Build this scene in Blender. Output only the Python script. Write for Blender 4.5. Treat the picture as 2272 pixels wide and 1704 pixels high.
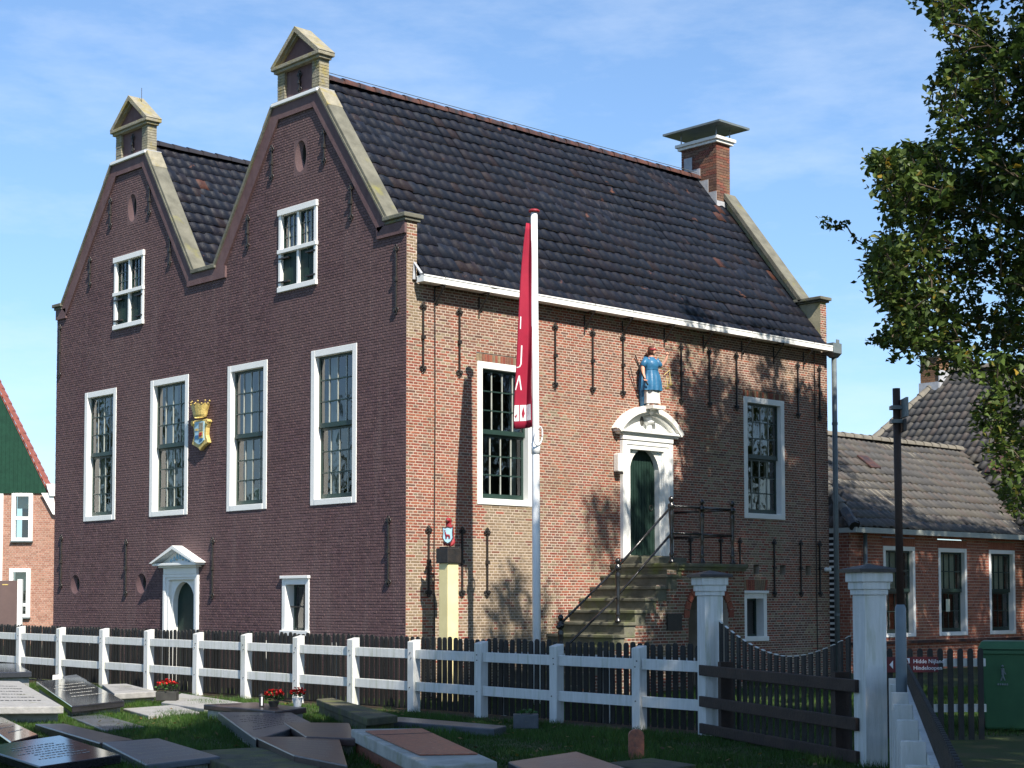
import bpy, bmesh, math, random
import numpy as np
from mathutils import Vector, Matrix
random.seed(7); RNG = np.random.default_rng(7)
R_ = math.radians
for o in list(bpy.data.objects): bpy.data.objects.remove(o)
SC = bpy.context.scene; COL = SC.collection

# ------------------------------------------------------------------ camera
FPX, CYPX, PITCH, ROLL, YAW = 3635.15, 1127.707, 0.0550776, -0.0010474, 0.7538893
CAM = np.array([-16.0184, -19.44, 1.55])
def _axes(p, r, y):
    f = np.array([math.sin(y), math.cos(y), 0.]); rt = np.array([math.cos(y), -math.sin(y), 0.]); u = np.array([0, 0, 1.])
    f2 = f*math.cos(p)+u*math.sin(p); u2 = -f*math.sin(p)+u*math.cos(p)
    return rt*math.cos(r)+u2*math.sin(r), -rt*math.sin(r)+u2*math.cos(r), f2
AR, AU, AF = _axes(PITCH, ROLL, YAW)
F2 = np.array([math.sin(YAW), math.cos(YAW), 0.]); R2 = np.array([math.cos(YAW), -math.sin(YAW), 0.])
def ray(u, v): return AF+AR*(u-1136)/FPX+AU*(CYPX-v)/FPX
def onx(u, v, x): d = ray(u, v); return CAM+d*(x-CAM[0])/d[0]
def ony(u, v, y): d = ray(u, v); return CAM+d*(y-CAM[1])/d[1]
def onz(u, v, z): d = ray(u, v); return CAM+d*(z-CAM[2])/d[2]
def onpl(u, v, P, n): d = ray(u, v); n = np.array(n); return CAM+d*((np.array(P)-CAM)@n)/(d@n)
def dep(u, D, z=0.): P = CAM+F2*D+R2*((u-1136)*D/FPX); P[2] = z; return P
def project(P):
    d = np.atleast_2d(np.asarray(P, float))-CAM; z = d@AF
    return 1136+FPX*(d@AR)/z, CYPX-FPX*(d@AU)/z, z
cd = bpy.data.cameras.new('camera'); cam = bpy.data.objects.new('camera', cd); COL.objects.link(cam)
cd.sensor_width = 36; cd.lens = FPX/2272*36; cd.shift_y = (CYPX-852)/2272; cd.clip_start = .1; cd.clip_end = 4000
m = Matrix.Identity(4)
for i in range(3): m[i][0] = AR[i]; m[i][1] = AU[i]; m[i][2] = -AF[i]; m[i][3] = CAM[i]
cam.matrix_world = m; SC.camera = cam

# ------------------------------------------------------------------ sky, sun, exposure
SUN = Vector((-0.197, -0.691, 0.695)).normalized()
w = bpy.data.worlds.new('World'); SC.world = w; w.use_nodes = True
nt = w.node_tree; N = nt.nodes; Lk = nt.links
bg = N['Background']; sky = N.new('ShaderNodeTexSky'); sky.sky_type = 'NISHITA'; sky.sun_disc = False
sky.sun_elevation = R_(44); sky.sun_rotation = R_(196); sky.air_density = 1.0; sky.dust_density = 0.3; sky.ozone_density = 1.6
bg.inputs[1].default_value = SKY_STRENGTH = 0.102
tc = N.new('ShaderNodeTexCoord'); mp = N.new('ShaderNodeMapping'); mp.inputs['Scale'].default_value = (2.2, 2.2, 7.5)
mp.inputs['Rotation'].default_value = (0.25, 0.18, 0.3)
nz = N.new('ShaderNodeTexNoise'); nz.inputs['Scale'].default_value = 2.3; nz.inputs['Detail'].default_value = 7; nz.inputs['Roughness'].default_value = .62
cr = N.new('ShaderNodeValToRGB'); cr.color_ramp.elements[0].position = .47; cr.color_ramp.elements[1].position = .82
cr.color_ramp.elements[1].color = (.42, .42, .42, 1)
mx = N.new('ShaderNodeMix'); mx.data_type = 'RGBA'; mx.inputs['B'].default_value = (5.6, 6.2, 7.0, 1)
Lk.new(tc.outputs['Generated'], mp.inputs[0]); Lk.new(mp.outputs[0], nz.inputs['Vector']); Lk.new(nz.outputs[0], cr.inputs[0])
hs = N.new('ShaderNodeGamma'); hs.inputs[1].default_value = .80; ml = N.new('ShaderNodeMix'); ml.data_type = 'RGBA'; ml.blend_type = 'MULTIPLY'; ml.inputs['Factor'].default_value = 1; ml.inputs['B'].default_value = (0.98, 1.24, 1.54, 1)
Lk.new(sky.outputs[0], hs.inputs[0]); Lk.new(hs.outputs[0], ml.inputs['A'])
Lk.new(cr.outputs[0], mx.inputs['Factor']); Lk.new(ml.outputs['Result'], mx.inputs['A']); Lk.new(mx.outputs['Result'], bg.inputs[0])
sl = bpy.data.lights.new('sun', 'SUN'); sl.energy = 5.0; sl.angle = R_(.5); sl.color = (1, .93, .82)
so = bpy.data.objects.new('sun', sl); COL.objects.link(so); so.rotation_euler = SUN.to_track_quat('Z', 'Y').to_euler(); so.location = (-20, -60, 60)
SC.view_settings.view_transform = 'Standard'; SC.view_settings.look = 'None'; SC.view_settings.exposure = 0.80; SC.view_settings.gamma = 1
SC.render.resolution_x = 1024; SC.render.resolution_y = 768
SC.render.engine = 'CYCLES'

# ------------------------------------------------------------------ materials
MATS = {}
def mat(name, c1, c2=None, scale=6., rough=.7, bump=0., bscale=40., attr=None, spec=.3, c3=None, s3=1.5, lo3=.55, hi3=.7, metal=0., detail=5, c4=None, s4=3., lo4=.6, hi4=.68, stretch=None, coat=0, streak=None):
    """base colour c1..c2 by noise in world position; c3/c4 stain layers with shapes of their own; attr multiplies a colour attribute"""
    M = bpy.data.materials.new(name); M.use_nodes = True; t = M.node_tree; n = t.nodes; l = t.links
    b = n['Principled BSDF']; b.inputs['Roughness'].default_value = rough; b.inputs['Specular IOR Level'].default_value = spec; b.inputs['Metallic'].default_value = metal
    if coat: b.inputs['Coat Weight'].default_value = coat; b.inputs['Coat Roughness'].default_value = .12
    g = n.new('ShaderNodeNewGeometry'); pos = g.outputs['Position']
    if stretch:
        mpn = n.new('ShaderNodeMapping'); mpn.inputs['Scale'].default_value = stretch; l.new(pos, mpn.inputs[0]); pos = mpn.outputs[0]
    def noise(s, d=detail):
        q = n.new('ShaderNodeTexNoise'); q.inputs['Scale'].default_value = s; q.inputs['Detail'].default_value = d; q.inputs['Roughness'].default_value = .6
        l.new(pos, q.inputs['Vector']); return q.outputs[0]
    def mixc(f, a, bb, mode='MIX'):
        q = n.new('ShaderNodeMix'); q.data_type = 'RGBA'; q.blend_type = mode
        for s, v in (('Factor', f), ('A', a), ('B', bb)):
            if isinstance(v, (int, float)): q.inputs[s].default_value = v
            elif isinstance(v, tuple): q.inputs[s].default_value = (*v, 1)
            else: l.new(v, q.inputs[s])
        return q.outputs['Result']
    def ramp(f, lo, hi):
        q = n.new('ShaderNodeMapRange'); q.inputs['From Min'].default_value = lo; q.inputs['From Max'].default_value = hi; l.new(f, q.inputs['Value']); return q.outputs[0]
    if c2 is None: c2 = tuple(x*.82 for x in c1)
    c = mixc(ramp(noise(scale), .35, .65), c1, c2)
    if attr:
        a = n.new('ShaderNodeAttribute'); a.attribute_name = attr; c = mixc(1., c, a.outputs['Color'], 'MULTIPLY')
    if c3: c = mixc(ramp(noise(s3), lo3, hi3), c, c3)
    if c4: c = mixc(ramp(noise(s4), lo4, hi4), c, c4)
    if streak:      # rain runs and algae, drawn out downwards
        sc_, slo, shi, ss = streak; mq = n.new('ShaderNodeMapping'); mq.inputs['Scale'].default_value = (ss, ss, ss*.07); l.new(g.outputs['Position'], mq.inputs[0])
        q = n.new('ShaderNodeTexNoise'); q.inputs['Scale'].default_value = 1.; q.inputs['Detail'].default_value = 6; l.new(mq.outputs[0], q.inputs['Vector']); c = mixc(ramp(q.outputs[0], slo, shi), c, sc_)
    l.new(c, b.inputs['Base Color'])
    if bump:
        bn = n.new('ShaderNodeBump'); bn.inputs['Strength'].default_value = bump; bn.inputs['Distance'].default_value = .02
        l.new(noise(bscale, 4), bn.inputs['Height']); l.new(bn.outputs[0], b.inputs['Normal'])
    MATS[name] = M; return M

# ------------------------------------------------------------------ mesh helpers
class MB:
    def __init__(s): s.v = []; s.f = []; s.c = []
    def add(s, vs, fs, col=None):
        o = len(s.v); s.v += [tuple(map(float, p)) for p in vs]; s.f += [tuple(i+o for i in f) for f in fs]
        s.c += list(col) if isinstance(col, list) else [col if col is not None else (1, 1, 1)]*len(fs); return s
    def box(s, a, b, col=None, skip=''):
        (x0, y0, z0), (x1, y1, z1) = a, b
        x0, x1 = min(x0, x1), max(x0, x1); y0, y1 = min(y0, y1), max(y0, y1); z0, z1 = min(z0, z1), max(z0, z1)
        return s.add([(x0, y0, z0), (x1, y0, z0), (x1, y1, z0), (x0, y1, z0), (x0, y0, z1), (x1, y0, z1), (x1, y1, z1), (x0, y1, z1)],
              [(0, 3, 2, 1), (4, 5, 6, 7), (0, 1, 5, 4), (1, 2, 6, 5), (2, 3, 7, 6), (3, 0, 4, 7)], col)
    def obox(s, O, X, Y, Z, a, b, col=None):
        """box from a to b in the frame O,X,Y,Z"""
        O, X, Y, Z = map(np.array, (O, X, Y, Z)); vs = []
        for (i, j, k) in [(0, 0, 0), (1, 0, 0), (1, 1, 0), (0, 1, 0), (0, 0, 1), (1, 0, 1), (1, 1, 1), (0, 1, 1)]:
            vs.append(O+X*(a[0], b[0])[i]+Y*(a[1], b[1])[j]+Z*(a[2], b[2])[k])
        return s.add(vs, [(0, 3, 2, 1), (4, 5, 6, 7), (0, 1, 5, 4), (1, 2, 6, 5), (2, 3, 7, 6), (3, 0, 4, 7)], col)
    def prism(s, poly, ext, col=None):
        """poly: list of 3D points (planar), ext: extrusion vector"""
        n = len(poly); P = [np.array(p, float) for p in poly]; e = np.array(ext, float)
        return s.add(P+[p+e for p in P], [tuple(range(n))[::-1], tuple(range(n, 2*n))]+[(i, (i+1) % n, n+(i+1) % n, n+i) for i in range(n)], col)
    def tube(s, pts, r, n=8, col=None, cap=True):
        pts = [np.array(p, float) for p in pts]; m_ = len(pts); rs = r if hasattr(r, '__len__') else [r]*m_
        vs = []; ref = None
        for i, p in enumerate(pts):
            t = pts[min(i+1, m_-1)]-pts[max(i-1, 0)]; t = t/(np.linalg.norm(t)+1e-9)
            if ref is None: ref = np.array([0, 0, 1.]) if abs(t[2]) < .9 else np.array([1., 0, 0])
            a = ref-t*(ref@t); a /= np.linalg.norm(a)+1e-9; ref = a; bb = np.cross(t, a)
            for k in range(n): q = 2*math.pi*k/n; vs.append(p+(a*math.cos(q)+bb*math.sin(q))*rs[i])
        fs = [(i*n+k, i*n+(k+1) % n, (i+1)*n+(k+1) % n, (i+1)*n+k) for i in range(m_-1) for k in range(n)]
        if cap: fs += [tuple(range(n))[::-1], tuple((m_-1)*n+k for k in range(n))]
        return s.add(vs, fs, col)
    def lathe(s, O, prof, n=14, col=None, sx=1, sy=1):
        vs = []; m_ = len(prof)
        for (r, z) in prof:
            for k in range(n): q = 2*math.pi*k/n; vs.append((O[0]+r*sx*math.cos(q), O[1]+r*sy*math.sin(q), O[2]+z))
        fs = [(i*n+k, i*n+(k+1) % n, (i+1)*n+(k+1) % n, (i+1)*n+k) for i in range(m_-1) for k in range(n)]
        fs += [tuple(range(n))[::-1], tuple((m_-1)*n+k for k in range(n))]
        return s.add(vs, fs, col)
    def mesh(s, name, mt, smooth=False, col=False):
        me = bpy.data.meshes.new(name); me.from_pydata(s.v, [], s.f); me.materials.append(MATS[mt])
        if col:
            at = me.attributes.new('col', 'FLOAT_COLOR', 'FACE')
            at.data.foreach_set('color', np.c_[np.array(s.c, float), np.ones(len(s.c))].ravel())
        if smooth: me.polygons.foreach_set('use_smooth', [True]*len(me.polygons))
        me.update(); return me
def root(name, loc, label, cat, group=None):
    o = bpy.data.objects.new(name, None); COL.objects.link(o); o.location = loc; o.empty_display_size = .3
    o['label'] = label; o['category'] = cat
    if group: o['group'] = group
    return o
def put(name, me, parent=None, label=None, loc=None, rot=None, kind=None, bevel=0, sub=0):
    o = bpy.data.objects.new(name, me); COL.objects.link(o)
    if loc is not None: o.location = loc
    if rot is not None: o.rotation_euler = rot
    if parent is not None:
        o.parent = parent
        if parent.type == 'EMPTY': o.matrix_parent_inverse = Matrix.Translation(-Vector(parent.location))
    if label: o['label'] = label
    if kind: o['kind'] = kind
    if bevel: b = o.modifiers.new('bevel', 'BEVEL'); b.width = bevel; b.segments = 2; b.limit_method = 'ANGLE'; b.angle_limit = R_(40)
    if sub: b = o.modifiers.new('sub', 'SUBSURF'); b.levels = sub; b.render_levels = sub
    return o
def part(name, mb, mt, parent=None, smooth=False, col=False, **k): return put(name, mb.mesh(name, mt, smooth, col), parent, **k)
def single(name, mb, mt, label, cat, group=None, smooth=False, col=False, **k):
    o = part(name, mb, mt, None, smooth, col, **k); o['label'] = label; o['category'] = cat
    if group: o['group'] = group
    return o
def bbox(a, b): return MB().box(a, b)
def lerp(a, b, t): return a+(b-a)*t

# ------------------------------------------------------------------ palette
mat('purple', (.138, .082, .083), (.106, .064, .067), 7, .7, .3, 60, attr='col', spec=.2, streak=((.19, .135, .13), .55, .95, 5.), c3=(.165, .108, .104), s3=.55, lo3=.42, hi3=.82, c4=(.30, .15, .11), s4=13, lo4=.735, hi4=.78)
mat('purple_joint', (.082, .050, .052), (.065, .041, .044), 8, .8)
mat('brick', (.96, .92, .92), (.70, .66, .66), 30, .85, .5, 90, attr='col', c3=(.24, .20, .11), s3=.6, lo3=.60, hi3=.90, c4=(.085, .07, .055), s4=1.1, lo4=.62, hi4=.95)
mat('mortar', (.53, .44, .365), (.40, .33, .265), 5, .9, .4, 80, c3=(.30, .28, .19), s3=.8, lo3=.5, hi3=.75)
mat('mortar_grey', (.42, .36, .30), (.32, .28, .23), 5, .9)
mat('white', (.80, .80, .77), (.76, .76, .73), 4, .45, .05, 30, c3=(.66, .66, .60), s3=3.5, lo3=.62, hi3=.85)
mat('white_stone', (.78, .76, .70), (.70, .68, .62), 6, .55, .1, 50, c3=(.55, .53, .46), s3=4, lo3=.6, hi3=.8)
mat('dkgreen', (.015, .036, .028), (.011, .028, .022), 5, .55, .05, 30, spec=.22)
mat('bar_green', (.020, .045, .037), (.016, .036, .03), 5, .4, spec=.5)
mat('bar_pale', (.38, .40, .36), (.30, .32, .29), 5, .4)
mat('iron', (.012, .012, .013), (.03, .024, .02), 14, .5, .3, 60, spec=.5)
mat('iron_gloss', (.010, .010, .011), (.016, .016, .016), 14, .25, .1, 40, spec=.6)
mat('stone', (.17, .165, .13), (.11, .108, .085), 4, .85, .4, 30, c3=(.19, .18, .06), s3=2.3, lo3=.58, hi3=.76)
mat('lichen', (.31, .285, .215), (.21, .195, .145), 9, .9, .6, 40, c3=(.29, .235, .075), s3=4., lo3=.52, hi3=.70)
mat('step', (.155, .148, .11), (.095, .094, .068), 5, .85, .4, 30, c3=(.13, .15, .05), s3=2.2, lo3=.5, hi3=.72)
mat('lead', (.42, .43, .45), (.33, .34, .36), 8, .5, .2, 30)
mat('zinc', (.15, .175, .18), (.11, .135, .14), 6, .45, .1, 30, spec=.5)
mat('tile', (1, 1, 1), (.62, .66, .78), 9, .50, .35, 26, attr='col', spec=.30, c3=(.17, .135, .085), s3=24, lo3=.69, hi3=.77, c4=(.13, .058, .04), s4=3.0, lo4=.672, hi4=.73)
mat('tile_back', (.020, .020, .026), (.03, .026, .028), 5, .5)
mat('tile_grey', (1, 1, 1), (.8, .78, .76), 20, .55, .3, 30, attr='col', spec=.4, c3=(.32, .28, .16), s3=24, lo3=.70, hi3=.76)
mat('ridge_tile', (.10, .042, .030), (.022, .02, .024), 7, .6, .4, 30)
mat('ridge_grey', (.19, .17, .135), (.13, .12, .10), 6, .7, .4, 30)
mat('dark_room', (.10, .10, .09), (.06, .06, .055), 2, .9)
mat('curtain', (.50, .50, .46), (.36, .37, .33), 3, .9, stretch=(9, 9, .6))
mat('curtain_green', (.10, .22, .16), (.05, .13, .10), 3, .9, stretch=(9, 9, .6))
mat('blind', (.55, .58, .45), (.48, .5, .4), 3, .9)
mat('gold', (.62, .47, .16), (.45, .33, .10), 18, .45, .4, 50, spec=.5)
mat('red', (.30, .03, .035), (.22, .02, .03), 8, .5)
mat('blue', (.05, .17, .33), (.03, .11, .25), 8, .5)
mat('pale_blue', (.35, .55, .66), (.28, .45, .55), 8, .5)
mat('cream', (.78, .68, .36), (.70, .60, .30), 3, .6, .1, 30)
mat('flag_red', (.30, .010, .035), (.24, .008, .03), 3, .75)
mat('flag_white', (.74, .74, .76), None, 5, .75)
mat('skin', (.62, .33, .23), (.55, .28, .2), 9, .5)
mat('hair', (.10, .045, .03), (.07, .03, .02), 20, .6, .5, 60)
mat('dress_blue', (.035, .16, .30), (.02, .11, .23), 9, .4, .2, 30, spec=.5)
mat('robe_white', (.72, .70, .64), None, 9, .5)
mat('wood_black', (.013, .014, .014), (.022, .020, .018), 5, .55, .3, 30, stretch=(12, 12, 1.2))
mat('wood_brown', (.045, .028, .021), (.026, .017, .014), 4, .65, .3, 30)
mat('grey_blue', (.16, .20, .23), (.13, .165, .19), 6, .4)
mat('pole_paint', (.80, .81, .82), (.74, .75, .77), 2, .3, coat=.3)
mat('bin_green', (.040, .115, .052), (.032, .095, .044), 4, .45, .05, 60)
mat('grave_black', (.014, .014, .017), (.022, .020, .022), 30, .10, spec=.6)
mat('grave_blue', (.035, .040, .05), (.05, .05, .06), 30, .14, spec=.6)
mat('grave_brown', (.085, .058, .052), (.055, .038, .036), 9, .32, spec=.5, bump=.1, c3=(.13, .12, .085), s3=5, lo3=.64, hi3=.78)
mat('grave_grey', (.34, .33, .315), (.25, .245, .235), 9, .75, .3, 40, c3=(.22, .22, .13), s3=3, lo3=.58, hi3=.75)
mat('grave_slate', (.11, .12, .135), (.07, .078, .09), 5, .3, .25, 40, c3=(.20, .20, .14), s3=5, lo3=.6, hi3=.74, c4=(.05, .055, .045), s4=2, lo4=.58, hi4=.8)
mat('grave_moss', (.11, .10, .065), (.07, .068, .045), 7, .9, .5, 40, c3=(.12, .13, .04), s3=3, lo3=.5, hi3=.7)
mat('concrete', (.44, .43, .385), (.31, .305, .265), 4, .85, .35, 50, c3=(.23, .24, .14), s3=3.5, lo3=.54, hi3=.74)
mat('granite', (.40, .135, .07), (.20, .085, .06), 26, .5, .25, 60, spec=.4, c3=(.40, .27, .17), s3=20, lo3=.62, hi3=.68)
mat('letter', (.40, .39, .35), None, 30, .7)
mat('letter_dark', (.05, .05, .05), None, 30, .7)
mat('flower', (.62, .03, .02), (.45, .01, .02), 30, .6)
mat('leaf_plant', (.05, .13, .025), (.03, .08, .02), 30, .6)
mat('pot', (.045, .045, .04), (.03, .03, .028), 10, .8)
mat('leaf', (1, 1, 1), (.8, .85, .75), 3, .5, attr='col', spec=.35)
mat('bark', (.10, .075, .05), (.055, .042, .03), 9, .9, .6, 30)
mat('grass_ground', (.034, .058, .014), (.055, .062, .022), 4, .95, .6, 50, c3=(.085, .066, .038), s3=.8, lo3=.58, hi3=.75)
mat('blade', (1, 1, 1), None, 3, .6, attr='col', spec=.3)
mat('soil', (.11, .075, .05), (.07, .05, .035), 8, .95, .6, 60)
mat('paving', (.075, .055, .048), (.05, .042, .04), 14, .85, .4, 60)
mat('sign_red', (.105, .012, .016), (.09, .01, .014), 5, .45)
mat('board_brown', (.13, .088, .08), (.11, .075, .07), 4, .6)
mat('green_wood', (.010, .050, .028), (.007, .038, .021), 6, .55, .1, 30)
mat('red_tile', (.33, .10, .075), (.24, .08, .06), 6, .7, .2, 30)
mat('plastic_grey', (.28, .28, .28), None, 6, .5)
mat('plaster_yellow', (.40, .36, .24), (.30, .28, .19), 4, .9, .4, 40, c3=(.38, .32, .08), s3=2.6, lo3=.5, hi3=.7)
mat('white_wood', (.66, .665, .645), (.57, .58, .555), 3.2, .6, .35, 28, stretch=(7, 7, .9), spec=.2, streak=((.38, .41, .31), .52, .86, 16.), c3=(.36, .39, .27), s3=1.7, lo3=.60, hi3=.82, c4=(.34, .31, .26), s4=9, lo4=.68, hi4=.75)
for nm, k in (('leaf', .33), ('blade', .25)):      # thin leaves let some light through
    t = MATS[nm].node_tree; n = t.nodes; b = n['Principled BSDF']; tl = n.new('ShaderNodeBsdfTranslucent'); mxn = n.new('ShaderNodeMixShader'); mxn.inputs[0].default_value = k
    t.links.new(b.inputs['Base Color'].links[0].from_socket, tl.inputs[0]); t.links.new(b.outputs[0], mxn.inputs[1]); t.links.new(tl.outputs[0], mxn.inputs[2]); t.links.new(mxn.outputs[0], n['Material Output'].inputs[0])
# glass: real pane, mirror-like at grazing angles, see-through otherwise
def glass(name, tint, refl=.06):
    M = bpy.data.materials.new(name); M.use_nodes = True; t = M.node_tree; n = t.nodes; l = t.links; n.remove(n['Principled BSDF'])
    tr = n.new('ShaderNodeBsdfTransparent'); tr.inputs[0].default_value = (*tint, 1); gl = n.new('ShaderNodeBsdfGlossy'); gl.inputs['Roughness'].default_value = .03
    fr = n.new('ShaderNodeFresnel'); fr.inputs[0].default_value = 1.5; ad = n.new('ShaderNodeMath'); ad.operation = 'ADD'; ad.inputs[1].default_value = refl; ad.use_clamp = True
    nz = n.new('ShaderNodeTexNoise'); nz.inputs['Scale'].default_value = 2.5; bu = n.new('ShaderNodeBump'); bu.inputs['Strength'].default_value = .12; bu.inputs['Distance'].default_value = .05
    g = n.new('ShaderNodeNewGeometry'); l.new(g.outputs['Position'], nz.inputs['Vector']); l.new(nz.outputs[0], bu.inputs['Height']); l.new(bu.outputs[0], gl.inputs['Normal'])
    mxs = n.new('ShaderNodeMixShader'); l.new(fr.outputs[0], ad.inputs[0]); l.new(ad.outputs[0], mxs.inputs[0]); l.new(tr.outputs[0], mxs.inputs[1]); l.new(gl.outputs[0], mxs.inputs[2])
    l.new(mxs.outputs[0], n['Material Output'].inputs[0]); MATS[name] = M
glass('glass', (.75, .82, .80), .10)
# ================================================================== generic builders
def wallwork(parent, pname, O, U, Nn, z0, z1, hc, ivals, Ls, mB, mM, proud, colfn, n_ind=0, jit=.0025, joint=.0125, header=True):
    """a wall of single bricks: mortar sheet (the part), nearest bricks as sub-parts, the rest joined"""
    O, U, Nn = map(lambda a: np.array(a, float), (O, U, Nn)); Zv = np.array([0, 0, 1.])
    mm = MB(); B = []
    nrow = int(round((z1-z0)/hc))
    for i in range(nrow):
        za = z0+i*hc; zb = za+hc; zm = (za+zb)/2
        for (a, b) in ivals(zm):
            if b-a < .015: continue
            mm.add([O+U*a+Zv*za, O+U*b+Zv*za, O+U*b+Zv*zb, O+U*a+Zv*zb], [(0, 1, 2, 3)])
            L = Ls if (i % 2 == 0 or not header) else Ls/2
            off = (0 if i % 2 == 0 else Ls*.25)+(Ls*.5 if i % 4 == 2 else 0)
            k = int(math.floor((a-off)/L))-1
            while True:
                s = off+k*L; e = s+L; k += 1
                if s >= b: break
                s2, e2 = max(s, a), min(e, b)
                if e2-s2 < .022: continue
                B.append((s2+(joint/2 if s2 > a else 0), e2-(joint/2 if e2 < b else 0), za+joint/2, zb-joint/2))
    wall = part(pname, mm, mM, parent)
    B = np.array(B); cen = O+np.outer((B[:, 0]+B[:, 1])/2, U)+np.outer((B[:, 2]+B[:, 3])/2, Zv)
    d = np.linalg.norm(cen-CAM, axis=1); order = np.argsort(d); ind = set(order[:n_ind].tolist())
    rest = MB(); rnd = random.Random(5)
    for i, (s, e, a, b) in enumerate(B):
        j = lambda: rnd.uniform(-jit, jit)
        p = proud*rnd.uniform(.55, 1.15); c = 0.003
        q = [O+U*(s+c+j())+Zv*(a+c+j()*.6)+Nn*p, O+U*(e-c+j())+Zv*(a+c+j()*.6)+Nn*p, O+U*(e-c+j())+Zv*(b-c+j()*.6)+Nn*p, O+U*(s+c+j())+Zv*(b-c+j()*.6)+Nn*p]
        r = [O+U*s+Zv*a+Nn*.0006, O+U*e+Zv*a+Nn*.0006, O+U*e+Zv*b+Nn*.0006, O+U*s+Zv*b+Nn*.0006]
        vs = q+r; fs = [(0, 1, 2, 3), (4, 5, 1, 0), (5, 6, 2, 1), (6, 7, 3, 2), (7, 4, 0, 3)]
        col = colfn((s+e)/2, (a+b)/2, rnd)
        if i in ind: part('brick', MB().add(vs, fs, col), mB, wall, col=True)
        else: rest.add(vs, fs, col)
    part('brickwork', rest, mB, wall, col=True, kind='stuff')
    return wall
def cut(ivs, ops, z):
    for (a, b, za, zb) in ops:
        if za < z < zb:
            out = []
            for (s, e) in ivs:
                if b <= s or a >= e: out.append((s, e)); continue
                if a > s: out.append((s, a))
                if b < e: out.append((b, e))
            ivs = out
    return ivs
def sash_window(parent, O, X, Y, w, h, label=None, cols=4, rows=(3, 3), fw=.11, curt=None, name='window', pale=True, deep=.17):
    """O: middle of the sill line on the wall face; X along the wall, Y outward"""
    O, X, Y = map(lambda a: np.array(a, float), (O, X, Y)); Z = np.array([0, 0, 1.]); hw = w/2
    f = MB(); o = lambda a, b, mb=f: mb.obox(O, X, Y, Z, a, b)
    o((-hw, -deep, 0), (-hw+fw, .015, h)); o((hw-fw, -deep, 0), (hw, .015, h))
    o((-hw+fw, -deep, h-fw), (hw-fw, .013, h)); o((-hw+fw, -deep, 0), (hw-fw, .02, fw*.9))
    W = part(name, f, 'white', parent, label=label, bevel=.006)
    a0, a1 = -hw+fw, hw-fw; b0, b1 = fw*.9, h-fw; zm = b0+(b1-b0)*.5
    st = .045
    for (k, (za, zb, n, dd)) in enumerate([(zm, b1, rows[0], -.075), (b0, zm, rows[1], -.115)]):
        if n == 0: continue
        s = MB(); bo = lambda a, b: s.obox(O, X, Y, Z, a, b)
        bo((a0, dd-.03, za), (a0+st, dd, zb)); bo((a1-st, dd-.03, za), (a1, dd, zb))
        lo = .075 if k == 0 else .085
        bo((a0+st, dd-.03, za), (a1-st, dd+.02*(k == 0), za+lo)); bo((a0+st, dd-.03, zb-.04), (a1-st, dd, zb))
        part('sash', s, 'bar_green', W)
        c0, c1, e0, e1 = a0+st, a1-st, za+lo, zb-.04; pw = (c1-c0)/cols; ph = (e1-e0)/n
        hb = MB(); vb = MB()
        for i in range(1, cols): vb.obox(O, X, Y, Z, (c0+pw*i-.010, dd-.026, e0), (c0+pw*i+.010, dd-.001, e1))
        for j in range(1, n): hb.obox(O, X, Y, Z, (c0, dd-.027, e0+ph*j-.010), (c1, dd+.002, e0+ph*j+.010))
        if cols > 1: part('glazing_bars', vb, 'bar_pale' if pale else 'bar_green', W)
        if n > 1: part('glazing_bars', hb, 'bar_green', W)
        g = MB().add([X*(-pw/2)+Z*(-ph/2), X*(pw/2)+Z*(-ph/2), X*(pw/2)+Z*(ph/2), X*(-pw/2)+Z*(ph/2)], [(3, 2, 1, 0)]).mesh('pane', 'glass')
        for i in range(cols):
            for j in range(n):
                put('pane', g, W, loc=O+X*(c0+pw*(i+.5))+Y*(dd-.014)+Z*(e0+ph*(j+.5)), rot=(random.uniform(-.008, .008), random.uniform(-.008, .008), random.uniform(-.008, .008)))
    r = MB(); D = deep+.75; e = .02
    P = lambda a, d, z: O+X*a+Y*d+Z*z
    A, Bq, z0, z1 = -hw+fw-.0, hw-fw, fw*.9, h-fw
    ex = .35
    r.add([P(A-ex, -D, z0-.3), P(Bq+ex, -D, z0-.3), P(Bq+ex, -D, z1+.2), P(A-ex, -D, z1+.2), P(A, -deep+.01, z0), P(Bq, -deep+.01, z0), P(Bq, -deep+.01, z1), P(A, -deep+.01, z1)],
          [(0, 1, 2, 3), (4, 5, 1, 0), (5, 6, 2, 1), (6, 7, 3, 2), (7, 4, 0, 3)])
    part('room_lining', r, 'dark_room', W)
    if curt:
        for (t0, t1, q0, q1, mt) in curt:
            cu = MB(); n = 14; vs = []; fs = []
            for i in range(n+1):
                t = lerp(lerp(A, Bq, t0), lerp(A, Bq, t1), i/n); dd = -deep-.10+.018*math.sin(i*2.1)
                vs += [P(t, dd, lerp(z0, z1, q0)), P(t, dd, lerp(z0, z1, q1))]
            fs = [(2*i, 2*i+2, 2*i+3, 2*i+1) for i in range(n)]
            part('curtain', cu.add(vs, fs), mt, W, smooth=True)
    return W
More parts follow.
